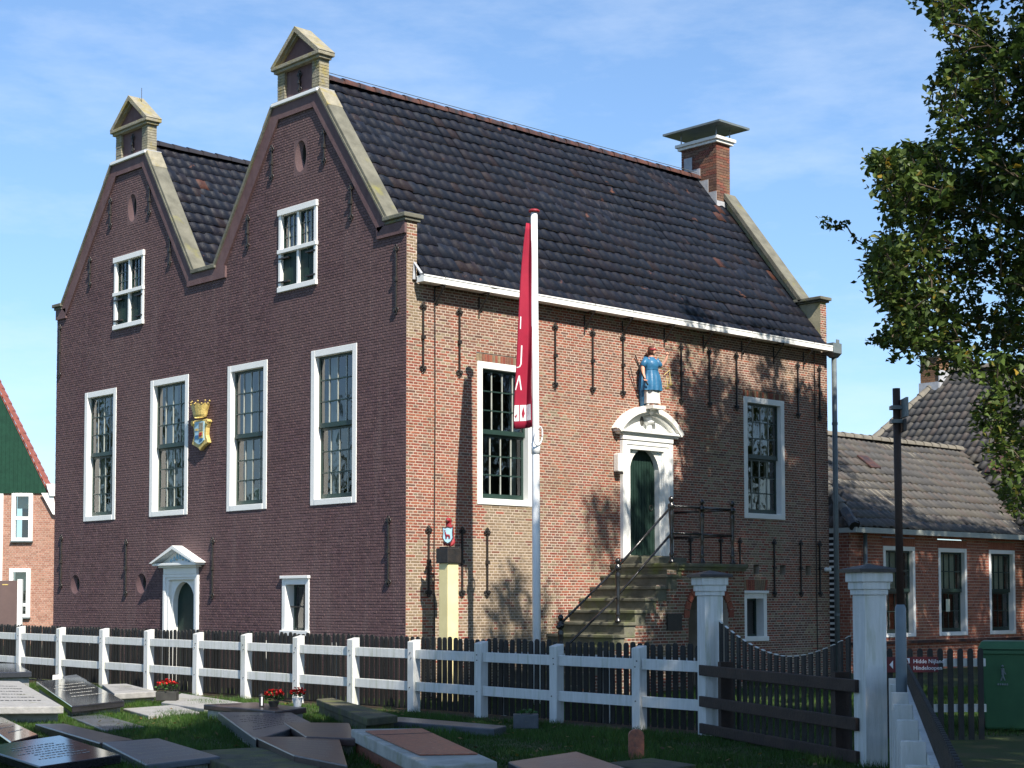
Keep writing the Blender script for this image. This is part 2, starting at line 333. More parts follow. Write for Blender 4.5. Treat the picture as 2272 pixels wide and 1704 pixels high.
def anchor_mesh(h, X, Y):
    X, Y = np.array(X, float), np.array(Y, float); Z = np.array([0, 0, 1.]); m_ = MB()
    m_.obox((0, 0, 0), X, Y, Z, (-.013, .008, -h/2+.08), (.013, .034, h/2-.08))
    m_.obox((0, 0, 0), X, Y, Z, (-.028, .006, -.03), (.028, .055, .03))
    for s in (-1, 1):
        c = Z*s*(h/2-.075)
        for (dx, dz) in ((-.034, 0), (.034, 0), (0, .044*s)):
            ctr = c+X*dx+Z*dz+Y*.025
            ring = [ctr+(X*math.cos(q)+Z*math.sin(q))*.026 for q in np.linspace(0, 2*math.pi, 9)]
            m_.tube(ring, .0105, 5, cap=False)
        m_.obox(c, X, Y, Z, (-.02, .006, -.02), (.02, .05, .02))
    return m_.mesh('wall_anchor', 'iron')
LIP = {}
def tcols(c, lip): return [c]*7+[(.16, .13, .085) if (lip and i in (2, 3, 4, 5)) else c for i in range(7)]
def tile_arrays(pitch, gauge, amp=.024, lap=.07, th=.014):
    n = 8; vs = []; xs = np.linspace(-.03, pitch+.012, n)
    prof = [amp*(math.sin(2*math.pi*(x/pitch)-1.1)) for x in xs]
    for (yy, lift) in ((-.0, .016), (gauge+lap, .0)):
        for x, z in zip(xs, prof): vs.append((x, yy, z+lift+.02))
    for x, z in zip(xs, prof): vs.append((x, .004, z+.016+.02-th))
    fs = [(i, i+1, n+i+1, n+i) for i in range(n-1)]+[(2*n+i, 2*n+i+1, i+1, i) for i in range(n-1)]
    return np.array(vs), fs
def tile_roof(parent, name, O, X, S, ncol, nrow, pitch, gauge, mt, pal, n_ind=0, mask=None, sheet=None, sheet_mat='tile_back', seed=3, amp=.024, vis=None):
    """O: lower left corner of the slope; X along the eave, S up the slope"""
    O, X, S = map(lambda a: np.array(a, float), (O, X, S)); S = S/np.linalg.norm(S); X = X/np.linalg.norm(X); Nn = np.cross(X, S)
    sh = MB()
    if sheet: sh.add(sheet, [tuple(range(len(sheet)))])
    else: sh.add([O, O+X*ncol*pitch, O+X*ncol*pitch+S*nrow*gauge, O+S*nrow*gauge], [(0, 1, 2, 3)])
    rf = part(name, sh, sheet_mat, parent)
    vs, fs = tile_arrays(pitch, gauge, amp); rnd = random.Random(seed); M3 = np.array([X, S, Nn]).T
    cells = [(i, j) for j in range(nrow) for i in range(ncol) if (mask is None or mask((i+.5)*pitch, (j+.5)*gauge))]
    pos = np.array([O+X*i*pitch+S*j*gauge for (i, j) in cells]); d = np.linalg.norm(pos-CAM, axis=1)
    if vis is not None: d = d+np.array([0 if vis((i+.5)*pitch, (j+.5)*gauge) else 1000 for (i, j) in cells])
    ind = set(np.argsort(d)[:n_ind].tolist())
    # colour variants share one mesh each
    var = []
    for k, c in enumerate(pal):
        b = MB(); b.add(vs, fs, tcols(c, k % 2 == 0)); var.append(b.mesh('roof_tile', mt, True, True))
    rest = MB()
    wts = PALW.get(mt, None)
    for k, (i, j) in enumerate(cells):
        c = rnd.choices(range(len(pal)), weights=wts)[0] if wts else rnd.randrange(len(pal))
        a = rnd.gauss(0, .022); b_ = rnd.gauss(0, .014)
        Rl = np.array(Matrix.Rotation(a, 3, 'Z') @ Matrix.Rotation(b_, 3, 'Y')); G = M3@Rl
        p = pos[k]+Nn*(rnd.uniform(0, .006)+.014*math.sin(i*.31+j*.2)+.012*math.sin(j*.63+i*.11+1))+S*rnd.gauss(0, .011)
        if k in ind:
            o = put('roof_tile', var[c], rf); mw = Matrix.Identity(4)
            for r in range(3):
                for q in range(3): mw[r][q] = G[r][q]
                mw[r][3] = p[r]
            o.matrix_basis = mw
        else: rest.add(vs@G.T+p, fs, tcols(pal[c], rnd.random() < .55))
    part('roof_tiles', rest, mt, rf, smooth=True, col=True, kind='stuff')
    return rf
TPAL = [(.008, .010, .017), (.010, .011, .018), (.007, .009, .016), (.013, .012, .018), (.013, .011, .015), (.021, .014, .015), (.075, .030, .020), (.009, .012, .020)]
GPAL = [(.072, .066, .060), (.064, .061, .057), (.080, .073, .062), (.058, .056, .053), (.076, .063, .055), (.054, .052, .051)]
PALW = {'tile': [20, 18, 18, 12, 10, 4, .7, 18]}
def ridge_run(parent, A, B, r, mt, n, name='ridge_tile', lift=.02):
    A, B = np.array(A, float), np.array(B, float); d = (B-A)/n; t = d/np.linalg.norm(d)
    sd = np.cross(t, (0, 0, 1)); sd /= np.linalg.norm(sd); up = np.cross(sd, t); m_ = MB(); vs = []; k = 7
    for (s, rr) in ((-.03, r*1.1), (np.linalg.norm(d), r*.92)):
        for i in range(k): q = math.pi*(i/(k-1))*1.1-.157; vs.append(t*s+(sd*math.cos(q)+up*math.sin(q))*rr)
    m_.add(vs, [(i, i+1, k+i+1, k+i) for i in range(k-1)]); me = m_.mesh(name, mt, True)
    for i in range(n): put(name, me, parent, loc=A+d*i+up*(lift+random.uniform(0, .008)))

# ================================================================== the old town hall
L, W = 10.882, 11.228
hall = root('town_hall', (L/2, W/2, 0), 'old brick town hall with twin stepped purple gables and black pantile roof', 'building')
XB, YB = (-1, 0, 0), (0, -1, 0)      # brick front: X runs to the left, Y out of the wall
XP, YP = (0, 1, 0), (-1, 0, 0)       # purple front
GZ = [(0.46, 7.46, 2.28, 9.96, 3.54, 5.33), (6.06, 7.47, 7.75, 10.02, 9.00, 10.98)]   # gable: foot, z, shoulder start/z, shoulder end, foot
# --- openings on the purple front (y0,y1,z0,z1)
PW = [(9.41, 1.23), (6.873, 1.32), (4.329, 1.215), (1.849, 1.226)]; PZ0, PZ1 = 3.079, 5.64
AW = [(2.85, 1.08, 6.74, 8.15), (8.36, 1.10, 6.765, 8.175)]
pops = [(c-w_/2+.03, c+w_/2-.03, PZ0+.02, PZ1-.02) for c, w_ in PW]+[(c-w_/2+.03, c+w_/2-.03, a+.03, b-.03) for c, w_, a, b in AW]
pops += [(5.86, 6.90, -.1, 2.03), (2.50, 3.22, .99, 1.89)]
HOLES = [(10.33, 1.84, .18, .19), (7.80, 1.84, .18, .19), (2.80, 8.98, .16, .27), (8.29, 9.07, .16, .27)]
pops += [(c-rx-.02, c+rx+.02, z-rz-.02, z+rz+.02) for c, z, rx, rz in HOLES]
def piv(z):
    if z < 7.42: iv = [(0, W)]
    else:
        iv = []
        for (a0, z0, a1, z1, b1, b0) in GZ:
            if z < z1-.01: t = (z-z0)/(z1-z0); iv.append((max(lerp(a0, a1, t), 0), lerp(b0, b1, t)))
        if z < 7.46: iv = [(0, W)]
    return cut(iv, pops, z)
def pcol(s, z, r):
    k = r.uniform(.82, 1.12); return (k, k*r.uniform(.97, 1.02), k*r.uniform(.97, 1.03))
wallwork(hall, 'purple_wall', (0, 0, 0), (0, 1, 0), (-1, 0, 0), 0, 10.01, .0455, piv, .187, 'purple', 'purple_joint', .0055, pcol, 300, jit=.0018, joint=.009)
# --- brick front
BW = [(2.088, 1.24), (8.842, 1.24)]; BZ0, BZ1 = 3.06, 5.365
bops = [(c-w_/2+.03, c+w_/2-.03, BZ0+.02, BZ1-.02) for c, w_ in BW]+[(4.88, 6.06, 2.14, 4.42), (8.20, 8.82, .80, 1.64)]
bops += [(x-.085, x+.085, 2.0, 2.17) for x in (8.57, 9.38, 10.19)]
for c, w_ in BW: bops.append((c-w_/2-.02, c+w_/2+.02, BZ1, BZ1+.125))
bops.append((8.12, 8.90, 1.67, 1.93))
def biv(z):
    if z < 6.56: iv = [(0, L)]
    elif z < 7.42: iv = [(0, .205), (L-.20, L)]
    else: iv = []
    return cut(iv, bops, z)
def fbm(x, z, s):
    return (math.sin(x*s*1.3+z*s*.9+1.7)+math.sin(x*s*2.9-z*s*1.7+.4)*.6+math.sin(z*s*3.7+x*s*.8+2.2)*.5+math.sin(x*s*5.1+z*s*4.3)*.35)/2.45
BRED = [(.29, .088, .056), (.31, .105, .066), (.26, .08, .055), (.33, .12, .07)]; BBRN = [(.24, .115, .075), (.22, .105, .072), (.26, .135, .088), (.205, .10, .072)]
BGRY = [(.27, .205, .13), (.25, .19, .12), (.30, .235, .145), (.24, .19, .125)]; BDRK = [(.16, .085, .065), (.18, .10, .075)]
def bcol(s, z, r):
    g = .07; rd = .42; dk = .14
    n1 = fbm(s, z, .9); n2 = fbm(s+7, z+3, .55)
    if z < 2.6 and s < 3.2: g += .85*(1-(z/2.9))+.15; rd -= .1
    if z < 3.06 and abs(s-2.0) < .75: g += .9
    if z < 3.06 and z > 1.9 and abs(s-8.85) < .65: g += .55
    if s < .3: g += .8
    if s < 1.6 and 2.5 < z < 5.6: rd += .38; g = min(g, .2)
    if z > 5.4: rd -= .12; dk += .05
    if s > 6.5: rd -= .02; dk += .10  # more dark bricks at right: tree shade put partly into the colour
    if 4.0 < s < 5.0 and z > 2.5: g += .15
    if s > 3.0 and s < 5 and z < 3.4: rd += .2
    g += .42*n1+.12*fbm(s+3, z, 2.6); rd += .40*n2+.15*fbm(s, z+9, 2.2)
    if z < .55: g += .3; dk += .15
    br = .36+.25*fbm(s+11, z+5, .7); g = max(g, .04)**2; rd = max(rd, .10)**2; dk = max(dk, .05)**2*1.6; br = max(br, .1)**2
    t = r.random()*(g+rd+dk+br)
    c = r.choice(BGRY) if t < g else r.choice(BRED) if t < g+rd else r.choice(BDRK) if t < g+rd+dk else r.choice(BBRN)
    k = r.uniform(.85, 1.15); return tuple(x*k for x in c)
bw = wallwork(hall, 'brick_wall', (0, 0, 0), (1, 0, 0), (0, -1, 0), 0, 7.42, .0455, biv, .187, 'brick', 'mortar', .0042, bcol, 300)
# soldier courses over the openings
def soldiers(par, O, U, Nn, a, b, z0, z1, n, mB='brick', pal=None, flare=0, proud=.008):
    U, Nn, O = map(lambda q: np.array(q, float), (U, Nn, O)); Zv = np.array([0, 0, 1.]); p = (b-a)/n; mid = (a+b)/2
    part('lintel_mortar', MB().add([O+U*a+Zv*z0, O+U*b+Zv*z0, O+U*(b+flare)+Zv*z1, O+U*(a-flare)+Zv*z1], [(0, 1, 2, 3)]), 'mortar', par)
    for i in range(n):
        s0, s1 = a+p*i+.005, a+p*(i+1)-.005; fl = lambda s: flare*(s-mid)/((b-a)/2)
        q = [O+U*s0+Zv*(z0+.005), O+U*s1+Zv*(z0+.005), O+U*(s1+fl(s1))+Zv*(z1-.004), O+U*(s0+fl(s0))+Zv*(z1-.004)]
        c = random.choice(pal or BRED+BGRY); part('brick', MB().prism([x+Nn*.0005 for x in q], Nn*proud, c), mB, par, col=True)
for c, w_ in BW: soldiers(bw, (0, 0, 0), (1, 0, 0), (0, -1, 0), c-w_/2-.02, c+w_/2+.02, BZ1, BZ1+.127, 22, pal=BRED+BGRY+BGRY+BBRN)
soldiers(bw, (0, 0, 0), (1, 0, 0), (0, -1, 0), 8.16, 8.86, 1.67, 1.91, 12, flare=.05)
# hidden sides close the shell; rear and far walls
sh = MB(); sh.add([(L, 0, 0), (L, W, 0), (L, W, 7.2), (L, 8.4, 9.9), (L, 5.6, 7.2), (L, 2.87, 9.95), (L, .52, 7.3), (L, 0, 7.3)], [tuple(range(8))]); sh.add([(0, W, 0), (L, W, 0), (L, W, 7.2), (0, W, 7.2)], [(0, 1, 2, 3)])
part('rear_wall', sh, 'brick', hall, col=True)
part('inner_floor', bbox((.9, .95, 0), (L-.9, W-.9, .02)), 'dark_room', hall)
# --- tall sash windows
for k, (c, w_) in enumerate(PW):
    cu = [[(.02, .16, 0, 1, 'curtain'), (.5, .95, 0, .10, 'curtain'), (.74, .99, 0, 1, 'curtain')], [(.02, .62, 0, .98, 'curtain_green'), (.66, .99, 0, 1, 'curtain')], [(.74, .98, 0, 1, 'curtain'), (.03, .72, 0, .13, 'blind')], [(.74, .98, 0, 1, 'curtain')]][k]
    sash_window(hall, (0, c, PZ0), XP, YP, w_, PZ1-PZ0, curt=cu, deep=.19)
for k, (c, w_) in enumerate(BW):
    sash_window(hall, (c, 0, BZ0), XB, YB, w_, BZ1-BZ0, curt=[(.02, .16, 0, 1, 'curtain')], deep=.17)
# --- attic windows with leaded lights above and green shutters below
for (c, w_, z0, z1) in AW:
    O = np.array([0, c, z0]); X, Y, Z = np.array(XP, float), np.array(YP, float), np.array([0, 0, 1.]); h = z1-z0; hw = w_/2
    f = MB(); o = lambda a, b: f.obox(O, X, Y, Z, a, b); tz = h*.49
    o((-hw, -.10, 0), (-hw+.075, .03, h)); o((hw-.075, -.10, 0), (hw, .03, h)); o((-.028, -.10, .08), (.028, .02, h-.1))
    o((-hw-.015, -.10, h-.10), (hw+.015, .05, h+.004)); o((-hw-.01, -.1, -.003), (hw+.01, .05, .085)); o((-hw-.015, -.1, tz-.035), (hw+.015, .052, tz+.035))
    Wn = part('attic_window', f, 'white', hall, bevel=.006)
    for s in (-1, 1):
        a0, a1 = (-hw+.075, -.035) if s < 0 else (.035, hw-.075)
        b0, b1 = tz+.035, h-.10; cw = (a1-a0-.05)/3; ch = (b1-b0-.05)/3
        fr = MB(); q = lambda a, b: fr.obox(O, X, Y, Z, a, b)
        q((a0, -.06, b0), (a0+.025, -.025, b1)); q((a1-.025, -.06, b0), (a1, -.025, b1)); q((a0+.025, -.06, b0), (a1-.025, -.027, b0+.025)); q((a0+.025, -.06, b1-.025), (a1-.025, -.027, b1))
        for j in (1, 2): q((a0+.025, -.055, b0+.025+ch*j-.008), (a1-.025, -.03, b0+.025+ch*j+.008))
        part('light_frame', fr, 'bar_green', Wn)
        v = MB()
        for i in (1, 2): v.obox(O, X, Y, Z, (a0+.025+cw*i-.012, -.05, b0+.025), (a0+.025+cw*i+.012, -.028, b1-.025))
        part('glazing_bars', v, 'bar_pale' if c < 5 else 'bar_green', Wn)
        g = MB().add([X*(-cw/2)+Z*(-ch/2), X*(cw/2)+Z*(-ch/2), X*(cw/2)+Z*(ch/2), X*(-cw/2)+Z*(ch/2)], [(3, 2, 1, 0)]).mesh('pane', 'glass')
        for i in range(3):
            for j in range(3): put('pane', g, Wn, loc=O+X*(a0+.025+cw*(i+.5))+Y*-.045+Z*(b0+.025+ch*(j+.5)))
        shm = MB(); n = 4; pw = (a1-a0)/n
        for i in range(n): shm.obox(O, X, Y, Z, (a0+pw*i+.002, -.05, .085), (a0+pw*(i+1)-.002, -.02-.004*(i % 2), tz-.035))
        S_ = part('shutter', shm, 'dkgreen', Wn)
        hg = MB(); e = a0 if s < 0 else a1
        for zz in (.16, tz-.13):
            hg.obox(O, X, Y, Z, (min(e, e-s*.22)-(.05 if s < 0 else 0), -.019, zz), (max(e, e-s*.22)+(.05 if s > 0 else 0), .045, zz+.022))
        part('hinge', hg, 'iron', Wn)
    r = MB(); P = lambda a, d, z: O+X*a+Y*d+Z*z
    r.add([P(-hw+.05, -.6, tz-.1), P(hw-.05, -.6, tz-.1), P(hw-.05, -.6, h), P(-hw+.05, -.6, h), P(-hw+.05, -.1, tz-.03), P(hw-.05, -.1, tz-.03), P(hw-.05, -.1, h-.05), P(-hw+.05, -.1, h-.05)], [(0, 1, 2, 3), (4, 5, 1, 0), (5, 6, 2, 1), (6, 7, 3, 2), (7, 4, 0, 3)])
    part('room_lining', r, 'dark_room', Wn)
    if c > 5: part('curtain', MB().obox(O, X, Y, Z, (-hw+.09, -.2, tz+.03), (hw-.09, -.19, tz+.44)), 'board_brown', Wn)
# small cellar windows
def cellar(O, X, Y, w, h, grille):
    O, X, Y = map(lambda a: np.array(a, float), (O, X, Y)); Z = np.array([0, 0, 1.]); f = MB(); hw = w/2; o = lambda a, b: f.obox(O, X, Y, Z, a, b); fw = .10
    o((-hw, -.22, 0), (-hw+fw, .02, h)); o((hw-fw, -.22, 0), (hw, .02, h)); o((-hw+fw, -.22, h-fw), (hw-fw, .018, h)); o((-hw-.02, -.22, -.03), (hw+.02, .05, .06)); o((-hw-.02, -.02, h), (hw+.02, .055, h+.05))
    Wn = part('cellar_window', f, 'white', hall, bevel=.006)
    s = MB(); q = lambda a, b: s.obox(O, X, Y, Z, a, b); a0, a1, b0, b1 = -hw+fw, hw-fw, .06, h-fw
    q((a0, -.20, b0), (a0+.04, -.16, b1)); q((a1-.04, -.20, b0), (a1, -.16, b1)); q((a0+.04, -.2, b0), (a1-.04, -.162, b0+.04)); q((a0+.04, -.2, b1-.04), (a1-.04, -.162, b1))
    part('sash', s, 'bar_green', Wn)
    part('pane', MB().add([O+X*a0+Y*-.185+Z*b0, O+X*a1+Y*-.185+Z*b0, O+X*a1+Y*-.185+Z*b1, O+X*a0+Y*-.185+Z*b1], [(3, 2, 1, 0)]), 'glass', Wn)
    r = MB(); P = lambda a, d, z: O+X*a+Y*d+Z*z
    r.add([P(a0, -.7, b0), P(a1, -.7, b0), P(a1, -.7, b1), P(a0, -.7, b1), P(a0, -.2, b0), P(a1, -.2, b0), P(a1, -.2, b1), P(a0, -.2, b1)], [(0, 1, 2, 3), (4, 5, 1, 0), (5, 6, 2, 1), (6, 7, 3, 2), (7, 4, 0, 3)])
    part('room_lining', r, 'dark_room', Wn)
    if grille:
        for i in (1, 2): part('bar', MB().tube([O+X*lerp(a0, a1, i/3)+Y*-.10+Z*b0, O+X*lerp(a0, a1, i/3)+Y*-.10+Z*(b1+.04)], .013, 6), 'iron', Wn)
        part('bar', MB().tube([O+X*(a0-.06)+Y*-.10+Z*lerp(b0, b1, .52), O+X*(a1+.0)+Y*-.10+Z*lerp(b0, b1, .52)], .013, 6), 'iron', Wn)
cellar((0, 2.86, .965), XP, YP, .76, .92, True); cellar((8.51, 0, .775), XB, YB, .70, .87, False)
# round and oval splayed air holes in the purple front
for (c, z, rx, rz) in HOLES:
    n = 24; m_ = MB(); sq = []; ci = []; inn = []; deep_ = []
    for k in range(n):
        q = 2*math.pi*k/n; cx, sx = math.cos(q), math.sin(q); mm_ = max(abs(cx), abs(sx))
        sq.append((-.004, c+(rx+.03)*cx/mm_, z+(rz+.03)*sx/mm_)); ci.append((-.004, c+rx*cx, z+rz*sx))
        inn.append((.055, c-rx*.38+rx*.55*cx, z+rz*.15+rz*.72*sx)); deep_.append((.6, c-rx*.38+rx*.55*cx, z+rz*.15+rz*.72*sx))
    fs = [(r*n+k, r*n+(k+1) % n, (r+1)*n+(k+1) % n, (r+1)*n+k) for r in range(2) for k in range(n)]
    ah = part('air_hole', m_.add(sq+ci+inn, fs, (.95, .95, .95)), 'purple', hall, col=True)
    part('shaft', MB().add(inn+deep_, [(k, (k+1) % n, n+(k+1) % n, n+k) for k in range(n)]+[tuple(n+k for k in range(n))]), 'dark_room', ah)  # dark colour stands in for the depth shade of the shaft
for x in (8.57, 9.38, 10.19):
    r = MB(); P = lambda a, y, z: (x+a, y, z); a = .085
    r.add([P(-a, 0.001, 2.0), P(a, 0.001, 2.0), P(a, 0.001, 2.17), P(-a, 0.001, 2.17), P(-a, .35, 2.0), P(a, .35, 2.0), P(a, .35, 2.17), P(-a, .35, 2.17)], [(4, 5, 6, 7), (0, 1, 5, 4), (1, 2, 6, 5), (2, 3, 7, 6), (3, 0, 4, 7)])
    part('putlog_hole', r, 'mortar_grey', hall)
# --- iron wall anchors
AP = anchor_mesh(1.10, XP, YP); APs = anchor_mesh(.62, XP, YP); AB = anchor_mesh(1.11, XB, YB)
for (y, z) in [(10.9, 2.30), (8.345, 2.14), (5.355, 2.09), (.405, 2.29), (11.08, 6.6), (.235, 6.52)]: put('wall_anchor', AP, hall, loc=(0, y, z))
for (y, z) in [(9.095, 9.1), (7.63, 9.1), (6.885, 8.02), (9.875, 8.05), (3.62, 9.02), (2.125, 9.01), (1.39, 7.94), (4.335, 7.94)]: put('wall_anchor', APs, hall, loc=(0, y, z))
for x in (.32, 1.075, 3.215, 4.12, 4.88, 6.43, 7.22, 8.005, 9.90, 10.605): put('wall_anchor', AB, hall, loc=(x, 0, 5.62))
for x in (.44, 1.135, 1.67, 6.65, 7.51, 8.065, 9.1, 9.935, 10.55): put('wall_anchor', AB, hall, loc=(x, 0, 2.13))
# --- gables: raised brick border, coping, shoulders, valley block
def yz(poly, x0, x1): return MB().prism([(x0, a, b) for a, b in poly], (x1-x0, 0, 0))
for gi, (a0, z0, a1, z1, b1, b0) in enumerate(GZ):
    def band(p, q, inw, o1, o2):   # strip along p->q between offsets o1,o2 to the inside
        p, q = np.array(p), np.array(q); d = (q-p)/np.linalg.norm(q-p); nn = np.array([-d[1], d[0]])
        if nn@inw < 0: nn = -nn
        return [p+nn*o1, q+nn*o1, q+nn*o2, p+nn*o2], nn
    cy_ = (a0+b0)/2; ext = .0
    for (p, q, inw) in [((a0, z0), (a1, z1), np.array([1, -1.])), ((b0, z0), (b1, z1), np.array([-1, -1.]))]:
        poly, nn = band(p, q, inw, .0, .24); part('gable_border', yz(poly, -.001, -.042), 'purple', hall, col=True)
        poly, nn = band(p, q, inw, -.085, .0); part('coping', yz(poly, -.06, .245), 'stone', hall, bevel=.01)
        poly, nn = band(p, q, inw, -.03, .0); part('coping_fillet', yz(poly, -.075, -.061), 'stone', hall)
        poly, nn = band(p, q, inw, .001, .45); part('parapet', yz(poly, .03, .21), 'purple_joint', hall)
        # lichened top stone of each coping
        pp, qq = np.array(p), np.array(q); u_ = (pp-qq)/np.linalg.norm(pp-qq); poly, nn = band(qq+u_*.0, qq+u_*.42, inw, -.092, -.03); part('coping_stone', yz(poly, -.064, .25), 'lichen', hall, bevel=.01)
    part('gable_border', yz([(a1+.05, z1-.23), (b1-.05, z1-.23), (b1+.02, z1), (a1-.02, z1)], -.001, -.040), 'purple', hall, col=True)
    part('ledge', bbox((-.085, a1-.03, z1), (.27, b1+.03, z1+.055)), 'white', hall, bevel=.008); part('ledge_lead', bbox((-.06, a1-.035, z1+.056), (.28, b1+.035, z1+.075)), 'lead', hall)
    # pinnacle
    zs = z1+.075; ya, yb = a1+.01, b1-.05; zt = zs+.50; yc = (ya+yb)/2
    for (s, e) in ((ya, ya+.205), (yb-.205, yb)):
        n = 10; hh = (zt-zs)/n; m_ = MB(); m_.box((.012, s+.01, zs), (.19, e-.01, zt))
        pl = part('pinnacle_pier', m_, 'mortar_grey', hall)
        for i in range(n):
            j = random.uniform(-.004, .004); part('brick', MB().box((0+j, s+j, zs+hh*i+.004), (.20+j, e+j, zs+hh*(i+1)-.004), (1, 1, 1)), 'lichen', pl)
    m_ = MB(); part('pinnacle_panel', bbox((.05, ya+.2, zs), (.18, yb-.2, zt)), 'purple', hall, col=True)
    put('wall_anchor', anchor_mesh(.40, XP, YP) if gi == 0 else bpy.data.meshes['wall_anchor.003'], hall, loc=(.05, yc, zs+.24))
    part('pinnacle_cornice', bbox((-.05, ya-.05, zt), (.22, yb+.05, zt+.05)), 'lichen', hall, bevel=.01); part('pinnacle_cornice', bbox((-.085, ya-.09, zt+.05), (.255, yb+.09, zt+.115)), 'lichen', hall, bevel=.01)
    zc = zt+.115; za = zc+.56; hw = (yb-ya)/2+.10
    part('tympanum', yz([(yc-hw+.05, zc), (yc+hw-.05, zc), (yc, za-.06)], .03, .20), 'purple', hall, col=True)
    for s in (-1, 1):
        P0 = np.array([yc+s*hw, zc]); P1 = np.array([yc, za]); d = (P1-P0)/np.linalg.norm(P1-P0); nn = np.array([-d[1], d[0]]); nn = nn if nn[1] < 0 else -nn
        ap = lambda off: np.array([yc, za+off/abs(nn[1])*np.sign(nn[1])])
        part('pinnacle_roof', yz([P0, P1, ap(.075), P0+np.array([-s*.075/abs(nn[0])*1., 0])], -.085, .255), 'lichen', hall)
        part('pinnacle_roof_moulding', yz([P0+np.array([-s*.095, 0.001]), ap(.078), ap(.115), P0+np.array([-s*.14, .001])], -.03, .22), 'lichen', hall)
part('lightning_spike', MB().tube([(.12, 8.2, 11.1), (.12, 8.2, 11.42)], .006, 5), 'iron', hall)
# shoulders
for (ya, yb, z) in [(-.07, .50, 7.46), (10.94, W+.07, 7.5)]:
    part('shoulder_cap', bbox((-.10, ya, z), (.29, yb, z+.07)), 'stone', hall, bevel=.012); part('shoulder_cap', bbox((-.06, ya+.03, z-.05), (.25, yb-.02, z)), 'stone', hall, bevel=.01)
part('shoulder_block', bbox((-.042, 0.0, 7.22), (-.001, .70, 7.41)), 'purple', hall, col=True); part('shoulder_block', bbox((-.042, 10.82, 7.25), (-.001, W, 7.45)), 'purple', hall, col=True)
part('valley_block', bbox((-.045, 5.0, 7.24), (-.001, 6.25, 7.45)), 'purple', hall, col=True); part('valley_cap', bbox((-.08, 5.30, 7.452), (.27, 6.09, 7.53)), 'stone', hall, bevel=.012)
# --- roofs
SL = 1.275; NY, NZ = 1/math.hypot(1, SL), SL/math.hypot(1, SL)
Sdir = (0, NY, NZ); ye, ze = -.20, 6.49; slope_len = math.hypot(2.87-ye, (2.87-ye)*SL)
zr = ze+(2.87-ye)*SL
nr = 18; gz_ = slope_len/nr
rf = tile_roof(hall, 'roof', (.24, ye, ze), (1, 0, 0), Sdir, 49, nr, .212, gz_, 'tile', TPAL, 300, amp=.0085)
lyv = 5.6; zl = zr-.02; l0 = zl-(8.36-lyv)*SL
tile_roof(hall, 'roof', (.24, lyv, l0), (1, 0, 0), Sdir, 30, 16, .212, math.hypot(8.36-lyv, zl-l0)/16, 'tile', TPAL, 0, seed=9, amp=.0085)
bk = MB(); bk.add([(.2, 2.87, zr), (L-.1, 2.87, zr), (L-.1, 5.6, l0), (.2, 5.6, l0)], [(0, 1, 2, 3)]); bk.add([(.2, 8.36, zl), (L-.1, 8.36, zl), (L-.1, W+.1, 6.6), (.2, W+.1, 6.6)], [(0, 1, 2, 3)])
bk.add([(6.6, 5.6, l0), (L-.1, 5.6, l0), (L-.1, 8.36, zl), (6.6, 8.36, zl)], [(0, 1, 2, 3)])
part('roof_slope', bk, 'tile_back', hall)
ridge_run(rf, (.26, 2.87, zr-.005), (10.4, 2.87, zr-.005), .095, 'ridge_tile', 30); ridge_run(rf, (.26, 8.36, zl-.005), (6.6, 8.36, zl-.005), .095, 'tile_back', 19)
part('ridge_wire', MB().tube([(.2, 2.87, zr+.16), (10.3, 2.87, zr+.16)], .007, 4), 'zinc', hall)
# right-hand gable parapet and chimney
part('parapet', MB().prism([(L-.20, .004, 6.57), (L-.20, .004, 7.46), (L-.20, .45, 7.46), (L-.20, 2.4, 9.96), (L-.20, 2.87, 9.96), (L-.20, 2.87, 9.5), (L-.20, .2, 6.6)], (.195, 0, 0)), 'plaster_yellow', hall)
p, q = np.array([.45, 7.49]), np.array([2.42, 10.02]); d = (q-p)/np.linalg.norm(q-p); nn = np.array([-d[1], d[0]])
part('coping', MB().prism([(L-.30, *p), (L-.30, *q), (L-.30, *(q+nn*.09)), (L-.30, *(p+nn*.09))], (.36, 0, 0)), 'stone', hall, bevel=.01)
part('shoulder_cap', bbox((L-.30, -.09, 7.50), (L+.07, .60, 7.565)), 'stone', hall, bevel=.012); part('shoulder_cap', bbox((L-.25, -.05, 7.462), (L+.04, .55, 7.50)), 'stone', hall, bevel=.01)
cx0, cx1, cy0, cy1 = 10.36, 10.80, 2.37, 3.34
def ccol(s, z, r): c = r.choice(BRED+BBRN+BBRN); k = r.uniform(.85, 1.1); return (c[0]*k*.80, c[1]*k*.95, c[2]*k)
ch = part('chimney', bbox((cx0+.012, cy0+.012, 8.9), (cx1-.012, cy1-.012, 11.12)), 'mortar', hall)
for (O, U, Nn, ln) in [((cx0, cy0, 0), (0, 1, 0), (-1, 0, 0), cy1-cy0), ((cx0, cy0, 0), (1, 0, 0), (0, -1, 0), cx1-cx0)]:
    hc = .056
    for i in range(38):
        za = 9.0+i*hc; n = 5 if Nn[0] else 2
        for k in range(n+(i % 2)):
            s0 = max(0, (k-.5*(i % 2))*ln/n); s1 = min(ln, (k+1-.5*(i % 2))*ln/n)
            if s1-s0 < .03: continue
            U_, N_ = np.array(U), np.array(Nn); Ov = np.array(O, float)+N_*(.0)
            part('brick', MB().obox(Ov, U_, N_, np.array([0, 0, 1.]), (s0+.004, -.01, za+.004), (s1-.004, .002, za+hc-.004), ccol(0, 0, random)), 'brick', ch, col=True)
part('chimney_cap', bbox((cx0-.06, cy0-.06, 11.12), (cx1+.06, cy1+.06, 11.18)), 'white_stone', hall, bevel=.01); part('chimney_cap', bbox((cx0-.10, cy0-.10, 11.18), (cx1+.10, cy1+.10, 11.25)), 'white_stone', hall, bevel=.01)
